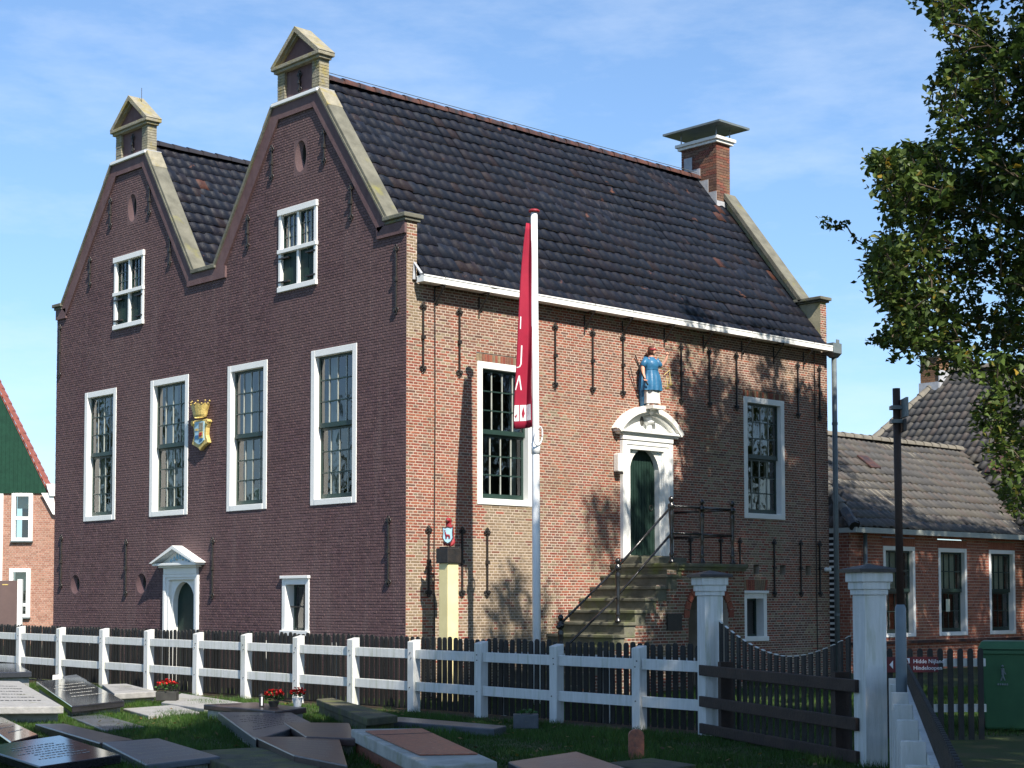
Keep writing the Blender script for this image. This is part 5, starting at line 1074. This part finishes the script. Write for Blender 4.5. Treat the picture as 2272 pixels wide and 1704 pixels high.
# brick-paved street outside the wing fence; the bricks near the camera are laid one by one
E0 = A2-wn*.35; st = part('street', MB().add([E0+(0, 0, .008), E0+wd_*14+(0, 0, .008), E0+wd_*14-wn*14+(0, 0, .008), E0-wn*14+(0, 0, .008)], [(0, 1, 2, 3)]), 'soil'); st['kind'] = 'structure'
pv = []
for c in ((1, 1, 1), (.8, .8, .85), (1.2, 1.0, .95)): pv.append(MB().obox((0, 0, 0), wd_, wn, (0, 0, 1.), (-.098, -.048, 0), (.098, .048, .012)).mesh('paving_brick', 'paving'))
cnt = 0
for j in range(60):
    for i in range(40):
        c = E0+wd_*(.1+.204*i+.1*(j % 2))-wn*(.06+.103*j)+np.array([0, 0, .006]); u_, v_, z_ = project(c)
        if 2120 < u_[0] < 2300 and v_[0] < 1730 and cnt < 300: put('paving_brick', random.choice(pv), st, loc=c); cnt += 1
# ================================================================== grass blades
def blades(n, region, h, name, seed, keep=None, lab=None):
    r = np.random.default_rng(seed); x = r.uniform(region[0], region[1], n); y = r.uniform(region[2], region[3], n)
    if keep is not None: k = keep(x, y); x, y = x[k], y[k]
    n = len(x); tuft = np.clip(.75+.5*np.sin(x*2.1+1)*np.sin(y*1.7+.5)+.45*np.sin(x*5.3+y*3.1)*np.sin(y*6.1-x*2.2), .25, 1.9); hh = r.uniform(.4, 1.3, n)*h*tuft; q = r.uniform(0, 6.28, n); wv = r.uniform(.003, .0055, n); lx = r.normal(0, .35, n)*hh; ly = r.normal(0, .35, n)*hh
    V = np.empty((n, 3, 3)); V[:, 0] = np.c_[x-np.cos(q)*wv, y-np.sin(q)*wv, np.zeros(n)]; V[:, 1] = np.c_[x+np.cos(q)*wv, y+np.sin(q)*wv, np.zeros(n)]; V[:, 2] = np.c_[x+lx, y+ly, hh]
    me = bpy.data.meshes.new(name); me.vertices.add(3*n); me.vertices.foreach_set('co', V.ravel()); me.loops.add(3*n); me.loops.foreach_set('vertex_index', np.arange(3*n)); me.polygons.add(n); me.polygons.foreach_set('loop_start', np.arange(0, 3*n, 3))
    b = r.uniform(.55, 1.3, n)*np.clip(.6+.4*tuft, .5, 1.3); yl = r.random(n); base = np.c_[.050+.03*(yl > .9), .115+.0*yl, .018+.0*yl]*b[:, None]
    at = me.attributes.new('col', 'FLOAT_COLOR', 'FACE'); at.data.foreach_set('color', np.c_[base, np.ones(n)].ravel()); me.materials.append(MATS['blade']); me.update(calc_edges=True)
    o = put(name, me); o['kind'] = 'stuff'; o['label'] = lab or 'short green grass of the graveyard lawn'; o['category'] = 'grass'; return o
def vis(x, y): 
    u_, v_, z_ = project(np.c_[x, y, np.zeros(len(x))]); return (u_ > -150) & (u_ < 2420) & (v_ < 1780) & (z_ > 3)
side = lambda x, y: ((np.c_[x, y, np.zeros(len(x))]-E0)@wn) > .05
blades(420000, (-13, -1.75, -13, 9), .075, 'lawn_grass', 1, lambda x, y: vis(x, y) & side(x, y))
blades(60000, (-1.2, 9, -9.5, -.1), .08, 'yard_grass', 2, vis, 'grass of the yard between the picket fence and the town hall')
blades(60000, (-.5, 13, -12, -4), .08, 'verge_grass', 4, lambda x, y: vis(x, y) & (((np.c_[x, y, np.zeros(len(x))]-CAM)@F2) > 18.5), 'sunlit grass of the garden behind the green bin')

# ================================================================== house at right
YH = .51; hr_ = root('brick_house', (16, 3.5, 0), 'low red brick house with grey tiled hipped roof and white sash windows', 'house')
HW = [(14.1, 1.20), (16.2, 1.16), (18.3, 1.14)]; hops = [(c-w_/2+.02, c+w_/2-.02, .72, 2.66) for c, w_ in HW]+[(c-w_/2-.02, c+w_/2+.02, 2.66, 2.84) for c, w_ in HW]
def hcol(s, z, r): c = r.choice([(.33, .115, .07), (.36, .13, .08), (.29, .10, .065), (.38, .15, .09)]); k = r.uniform(.85, 1.12); return tuple(x*k for x in c)
hw1 = wallwork(hr_, 'front_wall', (0, YH, 0), (1, 0, 0), (0, -1, 0), 0, 2.95, .065, lambda z: cut([(12.3, 20.6)], hops, z), .22, 'brick', 'mortar', .006, hcol, 0, joint=.010)
for c, w_ in HW:
    sash_window(hr_, (c, YH, .72), XB, YB, w_, 1.94, curt=[(.02, .98, .52, .98, 'blind')], cols=4, rows=(2, 2), fw=.09, pale=False, deep=.14)
    soldiers(hw1, (0, YH, 0), (1, 0, 0), (0, -1, 0), c-w_/2-.02, c+w_/2+.02, 2.66, 2.84, 16, pal=[(.34, .13, .08), (.38, .15, .09)])
part('window_notice', MB().obox((16.05, YH+.09, 1.25), (1, 0, 0), (0, -1, 0), (0, 0, 1.), (0, 0, 0), (.16, .004, .28)), 'blind', hr_)
part('sill', bbox((12.3, YH-.10, .58), (20.6, YH, .64)), 'ridge_tile', hr_)
wallwork(hr_, 'end_wall', (12.3, YH, 0), (0, 1, 0), (-1, 0, 0), 0, 2.95, .065, lambda z: [(0, .35)], .22, 'brick', 'mortar', .006, hcol, 0, joint=.010)
# white-edged dark weatherboards and a small window on the end wall
ew = part('board_wall', bbox((12.32, YH+.35, 0), (12.42, YH+3.2, 2.95)), 'wood_black', hr_)
for i in range(24): part('board', MB().prism([(12.318, YH+.352, .06+.118*i), (12.268, YH+.352, .06+.118*i), (12.268, YH+.352, .105+.118*i), (12.318, YH+.352, .105+.118*i)], (0, 2.8, 0)), 'white', ew)
part('end_window', bbox((12.22, YH+.55, 1.25), (12.30, YH+1.15, 2.25)), 'white', hr_, bevel=.01); part('end_window_pane', bbox((12.21, YH+.66, 1.36), (12.218, YH+1.04, 2.14)), 'plastic_grey', hr_)
gu = MB().box((12.05, YH-.34, 2.90), (20.2, YH-.20, 3.01)); gu.box((12.05, YH-.20, 2.90), (12.17, YH+5, 3.0)); part('gutter', gu, 'bar_pale', hr_)
part('soffit', bbox((12.1, YH-.19, 2.93), (20.2, YH-.012, 2.96)), 'bar_pale', hr_); part('downpipe', MB().tube([(12.72, YH-.1, 2.92), (12.72, YH-.09, 0)], .045, 10), 'zinc', hr_, smooth=True)
ev = np.array([12.1, YH-.25, 3.0]); rg = np.array([13.9, 3.35, 5.32]); S1 = np.array([0, rg[1]-ev[1], rg[2]-ev[2]]); l1 = np.linalg.norm(S1)
VB = np.array([18.9, YH-.25, 3.0]); VT = np.array([21.3, 3.35, 5.32])
def m1(a, s): t = s/l1; return a > (rg[0]-ev[0])*t-.05 and a+ev[0] < lerp(VB[0], VT[0], t)+.12
near_roof = tile_roof(hr_, 'roof', ev, (1, 0, 0), S1, 46, 12, .205, l1/12, 'tile_grey', GPAL, 300, mask=m1, sheet=[ev, VB, VT, rg], sheet_mat='ridge_grey', amp=.016)
S2 = np.array([rg[0]-ev[0], 0, rg[2]-ev[2]]); l2 = np.linalg.norm(S2)
def m2(a, s): t = s/l2; return a < 6-(rg[1]-ev[1])*t+.1 and a > 0
er = (12.1, YH-.25+6.0, 3.0)
tile_roof(hr_, 'end_roof', er, (0, -1, 0), S2, 29, 9, .205, l2/9, 'tile_grey', GPAL, 0, mask=m2, sheet=[er, ev, rg, (13.9, 6.3, 5.32)], sheet_mat='ridge_grey', seed=8)
ridge_run(near_roof, ev+(0.02, 0, .05), rg+(0, 0, .05), .10, 'ridge_grey', 11); ridge_run(near_roof, rg+(0, 0, .03), VT+(0, 0, .03), .10, 'ridge_grey', 20)
part('hip_end', MB().tube([ev+(-.06, -.06, .02), ev+(.22, .36, .36)], .11, 8), 'iron', hr_)
part('roof_light', MB().obox(onpl(1925, 1030, ev, np.cross((1, 0, 0), S1)), (1, 0, 0), S1/l1, np.cross((1, 0, 0), S1/l1), (-.2, -.25, .03), (.2, .25, .09)), 'ridge_tile', hr_, bevel=.02)
# taller roof behind, ridge running towards the street
RX, RZ, RY0, RY1 = 24.2, 7.85, 5.5, -6.; EX, EZ = 19.0, 3.05; S3 = np.array([RX-EX, 0, RZ-EZ]); l3 = np.linalg.norm(S3); n_s = np.cross((0, -1, 0), S3/l3)
hip = onpl(1942.8, 974, (RX, 0, RZ), n_s); O3 = np.array([EX, 9.5, EZ])
def m3_(a, s):
    y = 9.5-a; t = s/l3; th = (hip-O3)@S3/l3/l3; yl_ = lerp(hip[1], RY0, max(0, (t-th)/(1-th))) if t > th else hip[1]+.3
    if y > yl_+.05: return False
    x = EX+(RX-EX)*t; z = EZ+(RZ-EZ)*t; tv = (z-3.0)/(5.32-3.0)
    if tv < 1 and y > lerp(VB[1], VT[1], tv)-.05: return False
    return y > -2.6
tall = root('tall_tiled_house', (RX, 1, 0), 'taller house behind with steep grey-brown pantile roof and brick chimney', 'house')
tile_roof(tall, 'roof', O3, (0, -1, 0), S3, 55, 22, .22, l3/22, 'tile_grey', GPAL, 300, mask=m3_, sheet=[(EX+.02, hip[1]+.2, EZ-.04), (EX+.02, -6, EZ-.04), (RX, -6, RZ-.05), (RX, RY0, RZ-.05), tuple(hip-(0, 0, .05))], sheet_mat='ridge_grey', seed=5, vis=lambda a, s: -1.2 < 9.5-a)
ridge_run(tall, (RX, RY0, RZ+.02), (RX, -3, RZ+.02), .11, 'ridge_grey', 22); ridge_run(tall, tuple(hip), (RX, RY0, RZ), .11, 'ridge_grey', 8)
part('rear_slope', MB().add([(RX, RY0, RZ-.03), (RX, -6, RZ-.03), (RX+5, -6, 3.1), (RX+5, 8, 3.1), tuple(hip)], [(0, 1, 2, 3, 4)]), 'ridge_grey', tall)
part('wall', MB().box((EX+.3, -6, 0), (RX+4, YH-.3, 3.0)), 'brick', tall, col=True).hide_render = False
wallwork(tall, 'side_wall', (EX+.28, YH-.32, 0), (0, -1, 0), (-1, 0, 0), 0, 3.0, .065, lambda z: [(0, 3.2)], .22, 'brick', 'mortar', .006, hcol, 0, joint=.010)
cc = ony(2042.3, 853, RY0+.3); ccx = RX-.9
cq = [onpl(u, v, (RX-.55, 0, 0), (1, 0, 0)) for u, v in ((2042, 853), (2083, 853), (2042, 795))]
X0 = RX-.55; ya, yb, zt_ = cq[0][1], cq[1][1], cq[2][2]
cst = part('chimney', bbox((X0+.01, yb+.01, 6.5), (X0+.52, ya-.01, zt_)), 'mortar_grey', tall)
def c2col(s, z, r): c = r.choice([(.26, .15, .08), (.22, .125, .07), (.29, .17, .09)]); k = r.uniform(.85, 1.1); return tuple(x*k for x in c)
for (O, U, Nn, ln_) in [((X0, yb, 0), (0, 1, 0), (-1, 0, 0), ya-yb), ((X0, yb, 0), (1, 0, 0), (0, -1, 0), .53)]:
    for i in range(26):
        za = 6.7+i*.062
        if za > zt_-.06: break
        n = 4 if Nn[0] else 3
        for k in range(n+(i % 2)):
            s0 = max(0, (k-.5*(i % 2))*ln_/n); s1 = min(ln_, (k+1-.5*(i % 2))*ln_/n)
            if s1-s0 > .03: part('brick', MB().obox(O, U, Nn, (0, 0, 1.), (s0+.005, -.01, za+.005), (s1-.005, .003, za+.057), c2col(0, 0, random)), 'brick', cst, col=True)
part('chimney_cap', bbox((X0-.07, yb-.07, zt_), (X0+.6, ya+.07, zt_+.06)), 'white_stone', tall); part('cowl', bbox((X0-.2, yb-.2, zt_+.30), (X0+.72, ya+.2, zt_+.345)), 'zinc', tall)
for (x, y) in [(X0, yb), (X0+.5, yb), (X0, ya), (X0+.5, ya)]: part('cowl_rod', MB().tube([(x, y, zt_), (x, y, zt_+.31)], .015, 5), 'zinc', tall)
zf1 = EZ+(X0-EX)*(RZ-EZ)/(RX-EX); part('flashing', MB().box((X0-.05, yb-.02, zf1-.1), (X0-.012, ya+.02, zf1+.22)).box((X0-.04, yb-.045, zf1-.1), (X0+.55, yb-.012, zf1+.55)), 'lead', tall)
sk = onpl(2214, 1035, (RX, 0, RZ), n_s); part('roof_light', MB().obox(sk, (0, -1, 0), S3/l3, n_s, (-.22, -.32, .02), (.22, .32, .10)), 'ridge_tile', tall, bevel=.02)

# ================================================================== house at far left
DL = 55.; kl = DL/FPX; lh = root('gabled_house', dep(60, DL+2), 'pink brick house with green boarded gable and red tiled verge', 'house')
PL = lambda u, v, o=0.: dep(u, DL, 0)-F2*o+np.array([0, 0, 1.55-(v-1328)*kl]); ul = lambda u: (u-60)*kl
OL = dep(60, DL); lops = [(ul(27), ul(71), 1.55-(1198-1328)*kl, 1.55-(1094-1328)*kl), (ul(24), ul(68), 1.55-(1366-1328)*kl, 1.55-(1262-1328)*kl)]; zgl = 1.55-(1092-1328)*kl
def lcol(s, z, r): c = r.choice([(.42, .22, .155), (.38, .19, .135), (.45, .25, .18)]); k = r.uniform(.9, 1.1); return tuple(x*k for x in c)
wallwork(lh, 'wall', OL, R2, -F2, 0, zgl, .066, lambda z: cut([(ul(-60), ul(140))], lops, z), .22, 'brick', 'mortar', .006, lcol, 0, joint=.010)
vzl = lambda u: 1.55-((878+(u)*2.0)-1328)*kl
for i in range(26):
    u0, u1 = -120+i*9.2, -120+(i+1)*9.2
    t0, t1 = vzl(u0)-.06, vzl(u1)-.06
    if t0 <= zgl+.03: break
    a, b = dep(u0, DL-.06), dep(u1-.35, DL-.06)
    part('board', MB().prism([a+(0, 0, zgl-.02), b+(0, 0, zgl-.02), b+(0, 0, max(zgl, t1)), a+(0, 0, max(zgl, t0))], F2*(.03+.01*(i % 2))), 'green_wood', lh)
for i in range(22):
    u0, u1 = -60+i*8.3, -60+(i+1)*8.3
    if u1 > 118: break
    a, b = dep(u0, DL-.12, vzl(u0)-.02), dep(u1, DL-.12, vzl(u1)+.03)
    part('verge_tile', MB().prism([a, b, b+(0, 0, .22), a+(0, 0, .22)], F2*.35), 'red_tile', lh)
part('roof', MB().prism([dep(-120, DL-.08, vzl(-120)), dep(113, DL-.08, vzl(113)), dep(113, DL-.08, vzl(113)-.1), dep(-120, DL-.08, vzl(-120)-.1)], (dep(-200, DL)-CAM*np.array([1, 1, 0]))/DL*9), 'red_tile', lh)
part('barge_board', MB().prism([PL(92, 1093, .1), PL(118, 1093, .1), PL(124, 1128, .1), PL(124, 1142, .1), PL(118, 1140, .1)], -F2*.04), 'white', lh); part('eaves_box', MB().prism([PL(104, 1073, .2), PL(124, 1073, .2), PL(124, 1100, .2), PL(112, 1100, .2)], F2*.5), 'white', lh); part('corner_board', MB().prism([PL(-4, 1395, .05), PL(6, 1395, .05), PL(6, 1092, .05), PL(-4, 1092, .05)], F2*.05), 'white', lh)
for (ua, ub, va, vb, split) in ((25, 72, 1092, 1199, 1148), (22, 69, 1260, 1368, 1340)):
    f = MB(); bq = lambda u0, v0, u1, v1, o0=.06: f.prism([PL(u0, v1, o0), PL(u1, v1, o0), PL(u1, v0, o0), PL(u0, v0, o0)], F2*.16)
    bq(ua, va, ua+9, vb); bq(ub-9, va, ub, vb); bq(ua+9, va, ub-9, va+8); bq(ua+9, vb-7, ub-9, vb); bq(ua+9, split-3, ub-9, split+4)
    wv = part('window', f, 'white', lh)
    for (v0, v1) in ((va+8, split-3), (split+4, vb-7)): part('pane', MB().add([PL(ua+9, v1, .0), PL(ub-9, v1, .0), PL(ub-9, v0, .0), PL(ua+9, v0, .0)], [(0, 1, 2, 3)]), 'glass', wv)
    part('room_lining', MB().prism([PL(ua+5, vb-3, -.9), PL(ub-5, vb-3, -.9), PL(ub-5, va+3, -.9), PL(ua+5, va+3, -.9)], F2*.05), 'dark_room', wv); part('blind', MB().prism([PL(ua+9, lerp(va, split, .62), -.15), PL(ub-9, lerp(va, split, .62), -.15), PL(ub-9, va+6, -.15), PL(ua+9, va+6, -.15)], F2*.02), 'blind', wv)
    part('sill', MB().prism([PL(ua-1, vb+3, .12), PL(ub+1, vb+3, .12), PL(ub+1, vb, .12), PL(ua-1, vb, .12)], F2*.14), 'zinc', wv)
# ================================================================== trees
def leaf_mesh(name, C_, rad, per, size, seed, dens=None, hue=(.052, .086, .018)):
    r = np.random.default_rng(seed); n = len(C_)*per
    c = np.repeat(C_, per, 0); rr = np.repeat(rad, per)
    d = r.normal(0, 1, (n, 3)); d /= np.linalg.norm(d, axis=1)[:, None]; p = c+d*(rr*r.random(n)**.55)[:, None]*np.array([1, 1, .75])
    a = r.normal(0, 1, (n, 3)); a[:, 2] = a[:, 2]*.5-.35; a /= np.linalg.norm(a, axis=1)[:, None]
    up = r.normal(0, .55, (n, 3)); up[:, 2] += 1; b = np.cross(a, up); b /= np.linalg.norm(b, axis=1)[:, None]; nn = np.cross(b, a)
    ln_ = size*r.uniform(.7, 1.25, n); wd2 = ln_*r.uniform(.27, .36, n)
    V = np.empty((n, 5, 3)); V[:, 0] = p-a*(ln_*.5)[:, None]; V[:, 1] = p-a*(ln_*.05)[:, None]+b*wd2[:, None]+nn*(wd2*.35)[:, None]; V[:, 2] = p+a*(ln_*.5)[:, None]-nn*(ln_*.08)[:, None]; V[:, 3] = p-a*(ln_*.05)[:, None]-b*wd2[:, None]+nn*(wd2*.35)[:, None]; V[:, 4] = p+a*(ln_*.0)[:, None]
    F = np.array([[0, 1, 4], [1, 2, 4], [2, 3, 4], [3, 0, 4]]); idx = (np.arange(n)[:, None, None]*5+F[None]).ravel()
    me = bpy.data.meshes.new(name); me.vertices.add(5*n); me.vertices.foreach_set('co', V.ravel()); me.loops.add(12*n); me.loops.foreach_set('vertex_index', idx); me.polygons.add(4*n); me.polygons.foreach_set('loop_start', np.arange(0, 12*n, 3))
    base = np.array(hue)*r.uniform(.65, 1.35, (n, 1)); base = base*np.repeat(r.uniform(.8, 1.25, (len(C_), 1)), per, 0); yl = r.random(n); base[yl > .93] = np.array([.16, .15, .03])*r.uniform(.7, 1.2, ((yl > .93).sum(), 1)); base[yl > .992] = (.34, .22, .03)
    at = me.attributes.new('col', 'FLOAT_COLOR', 'FACE'); at.data.foreach_set('color', np.c_[np.repeat(base, 4, 0), np.ones(4*n)].ravel()); me.materials.append(MATS['leaf']); me.update(calc_edges=True); return me
def grow(parent, trunk_base, trunk_top, r0, clusters, seed, name='limbs'):
    """connect every leaf cluster to the nearest point of the growing skeleton"""
    tb, tt = np.array(trunk_base, float), np.array(trunk_top, float); rnd = np.random.default_rng(seed)
    pts = [tb+(tt-tb)*t+np.array([.12*math.sin(4*t), .1*math.cos(5*t)-.1, 0]) for t in np.linspace(0, 1, 9)]; m_ = MB(); m_.tube(pts, [r0*(1.25-.75*t) for t in np.linspace(0, 1, 9)], 12)
    part('trunk', m_, 'bark', parent, smooth=True)
    nodes = [p for p in pts[3:]]; rad = [r0*(1.0-.6*i/6) for i in range(6)]; lm = MB()
    order = np.argsort(np.linalg.norm(clusters-np.array(pts[6]), axis=1)); N_ = np.array(nodes)
    for k in order:
        c = clusters[k]; d = np.linalg.norm(N_-c, axis=1)+np.maximum(0, N_[:, 2]-c[2])*.6; j = int(np.argmin(d)); a = N_[j]; rj = rad[j]; L_ = np.linalg.norm(c-a); re = max(.009, min(rj*.72, .02+.05*math.exp(-len(N_)/60.)))
        mid = (a+c)/2+rnd.normal(0, .06*L_, 3)+np.array([0, 0, .05*L_]); lm.tube([a, mid, c], [min(rj*.85, re*1.7), re*1.3, re], 5, cap=False); N_ = np.vstack([N_, mid, c]); rad += [re*1.3, re]
    part(name, lm, 'bark', parent, smooth=True)
def ellipsoid(n, c, r_, seed, shell=.35):
    r = np.random.default_rng(seed); d = r.normal(0, 1, (n, 3)); d /= np.linalg.norm(d, axis=1)[:, None]; k = (shell+(1-shell)*r.random(n))**.6
    lump = 1+.16*np.sin(d[:, 0]*5+seed)+.14*np.sin(d[:, 1]*6+1)+.12*np.sin(d[:, 2]*7+2)
    return np.array(c)+d*np.array(r_)*(k*lump)[:, None]
EDGE = np.array([(-900, 1950), (-300, 1985), (0, 2022), (35, 2047), (90, 2078), (115, 2106), (145, 2088), (185, 2055), (220, 2060), (280, 2060), (315, 2088), (328, 2010), (350, 1928), (390, 1945), (430, 1970), (460, 1978), (480, 1940), (540, 1950), (600, 1932), (640, 1930), (680, 1976), (730, 1985), (752, 1945), (775, 1990), (800, 2060), (830, 2130), (870, 2185), (920, 2170), (950, 2160), (1000, 2190), (1060, 2215), (1130, 2235), (1180, 2262), (1230, 2300), (1290, 2400), (1400, 2600)], float)
t1 = root('tree', (8.6, -9.2, 0), 'broad leafy tree whose branches reach in beside the town hall', 'tree')
cc_ = ellipsoid(430, (8.4, -9.0, 7.6), (5.7, 5.3, 5.9), 11, .25); r8 = np.random.default_rng(77); dd_ = r8.normal(0, 1, (len(cc_)*9, 3)); cl = np.repeat(cc_, 9, 0)+dd_*np.array([.42, .42, .26]); cl = cl[cl[:, 2] > 2.2]; SVa = np.array(SUN)/-SUN[1]; lit = lambda q: (lambda h: (h[:, 0] > 3.2) & (h[:, 0] < 6.25) & (h[:, 2] > 3.7) & (h[:, 2] < 6.8))(q+SVa*q[:, 1:2]); cl = cl[~lit(cl)]
u_, v_, z_ = project(cl); cl = cl[u_ > np.interp(v_, EDGE[:, 0], EDGE[:, 1])+38+26*np.sin(v_/37.)]
u_, v_, z_ = project(cl); cl = cl[~((u_ < 2272) & (v_ > 800) & (np.random.default_rng(5).random(len(cl)) < .62))]; u_, v_, z_ = project(cl); fr = (u_ < 2272) & (v_ > -60); print('clusters', len(cl), 'in frame', fr.sum())
# outer sprays that give the crown its ragged edge against the sky
r9 = np.random.default_rng(23); ex = []
for v in np.arange(-40, 1200, 15):
    e = np.interp(v, EDGE[:, 0], EDGE[:, 1])
    for k in range(4): ex.append(CAM+ray(e+r9.uniform(8, 150), v+r9.normal(0, 9))*r9.uniform(20.5, 25))
for v in list(range(336, 480, 9))+list(range(545, 770, 11)):
    e = np.interp(v, EDGE[:, 0], EDGE[:, 1])
    for k in range(4): ex.append(CAM+ray(e+r9.uniform(0, 75), v+r9.normal(0, 6))*r9.uniform(21.5, 24))
for (u, v) in [(1826, 490), (1836, 498), (1848, 503), (1866, 498), (1878, 500), (1896, 530), (1920, 545), (1945, 552), (1968, 560), (1930, 597), (1936, 628), (1930, 755), (1948, 760), (1965, 765), (1978, 798), (2098, 150), (2062, 225), (2070, 190), (1940, 365), (1930, 352), (1952, 352)]: ex.append(CAM+ray(u, v)*(22.6+.002*(u-1826)))
ex = np.array(ex); allc = np.vstack([cl, ex]); rad_ = np.r_[r9.uniform(.22, .42, len(cl)), np.where(np.arange(len(ex)) >= len(ex)-21, .10, r9.uniform(.14, .30, len(ex)))]
grow(t1, (8.6, -9.2, -.1), (8.3, -9.0, 8.6), .28, allc, 3)
put('crown', leaf_mesh('crown', cl, rad_[:len(cl)], 30, .125, 5), t1, kind='stuff'); o = put('crown', leaf_mesh('crown_edge', ex[:-21], rad_[len(cl):-21], 22, .12, 6, hue=(.078, .118, .025)), t1, kind='stuff'); put('crown', leaf_mesh('crown_tips', ex[-21:], rad_[-21:], 12, .095, 8), t1, kind='stuff')  # edge leaves lighter and yellower, the sunlit look put into their colour
# trees standing outside the view that shade the graveyard, the gate and the right half of the walls
SV = np.array(SUN)/-SUN[1]
def seen(q, mg=60): u_, v_, z_ = project(q); return (z_ > 1) & (u_ < 2272+mg) & (u_ > -mg) & (v_ > -mg-20) & (v_ < 1800)
rs = np.random.default_rng(41)
def shade_tree(base, top, q, per, size, seed, label, r0=.3):
    t = root('tree', base, label, 'tree'); q = q[~seen(q)]; q = q[~lit(q)]
    grow(t, (base[0], base[1], -.1), top, r0, q, seed); rr = np.random.default_rng(seed).uniform(.32, .55, len(q)); put('crown', leaf_mesh('crown', q, rr, per, size, seed), t, kind='stuff')
tg = np.c_[rs.uniform(-14, 3.0, 9000), rs.uniform(-16, .5, 9000), np.zeros(9000)]; u_, v_, z_ = project(tg)
vb = np.interp(u_, [-200, 0, 300, 600, 880, 960, 1060, 1500, 2400], [1650, 1640, 1622, 1600, 1592, 1560, 1535, 1520, 1545])+rs.normal(0, 9, len(tg)); keep = (v_ > vb) & (v_ < 2200) & (z_ > 5); tg = tg[keep][:3600]
q = tg+SV*rs.uniform(11.8, 17.5, len(tg))[:, None]; isB = tg[:, 0]+.3*tg[:, 1] > -7.2
shade_tree((-3.6, -20.5, 0), (-4.2, -19.6, 12.5), q[isB], 36, .22, 31, 'tall tree beyond the wing fence shading the gate')
shade_tree((-11.5, -22.5, 0), (-11.3, -21.5, 12.5), q[~isB], 36, .22, 37, 'tall tree beside the street shading the graves')
tw = np.vstack([np.c_[rs.uniform(6.2, 11.6, 620), np.zeros(620), rs.uniform(-1, 3.5, 620)], np.c_[rs.uniform(6.8, 11.2, 190), np.zeros(190), rs.uniform(3.3, 5.5, 190)], np.c_[rs.uniform(4.2, 4.8, 8), np.zeros(8), rs.uniform(2.5, 3.1, 8)], np.c_[rs.uniform(1.8, 3.0, 14), np.zeros(14), rs.uniform(.3, 1.7, 14)], np.c_[rs.uniform(4.6, 6.4, 40), np.full(40, -1.5), rs.uniform(-1.5, 1.7, 40)]])
shade_tree((9.4, -13.2, 0), (7.6, -10.5, 10.5), tw+SV*rs.uniform(8.5, 12.5, len(tw))[:, None], 40, .15, 51, 'tree near the street shading the right half of the town hall')
th_ = np.c_[rs.uniform(14.6, 21, 420), np.full(420, .5), rs.uniform(-1.5, 3.1, 420)]
shade_tree((15.2, -11.5, 0), (14.6, -10.4, 10.), th_+SV*rs.uniform(8, 12.5, len(th_))[:, None], 40, .16, 57, 'street tree shading the low brick house')
# further unseen trees, added so that the window panes mirror something dark
for k, (x, y, h) in enumerate([(34, -20, 9), (43, -12, 10), (50, -24, 11), (30, -31, 9), (-26, 30, 10), (-36, 38, 11), (-22, 46, 10), (-44, 28, 10)]):
    shade_tree((x, y, 0), (x, y, h*.7), ellipsoid(150, (x, y, h*.6), (4.5, 4.5, h*.42), 60+k), 26, .42, 60+k, ['unseen bushy tree, first in the street row', 'unseen bushy tree, second in the street row', 'unseen bushy tree, third in the street row', 'unseen bushy tree, fourth in the street row', 'unseen tree left of the graveyard, nearest the fence line', 'unseen tree left of the graveyard, tallest of the group', 'unseen tree left of the graveyard, farthest along', 'unseen tree left of the graveyard, outermost of the group'][k], .25)

rl_ = np.random.default_rng(91); fl = MB()
for k in range(900):
    x, y = rl_.uniform(-12, -1.8), rl_.uniform(-11, 6); q_ = rl_.uniform(0, 6.28); a = np.array([math.cos(q_), math.sin(q_), rl_.normal(0, .3)])*.03; b = np.array([-math.sin(q_), math.cos(q_), rl_.normal(0, .3)])*.018; c = np.array([x, y, rl_.uniform(.03, .06)])
    if (c-E0)@wn > .1: fl.add([c-a, c+b, c+a, c-b], [(0, 1, 2, 3)], [(.16, .10, .03), (.20, .15, .03), (.10, .06, .03)][k % 3])
o = part('fallen_leaves', fl, 'leaf', col=True, kind='stuff'); o['label'] = 'brown and yellow leaves fallen on the graveyard lawn'; o['category'] = 'leaves'
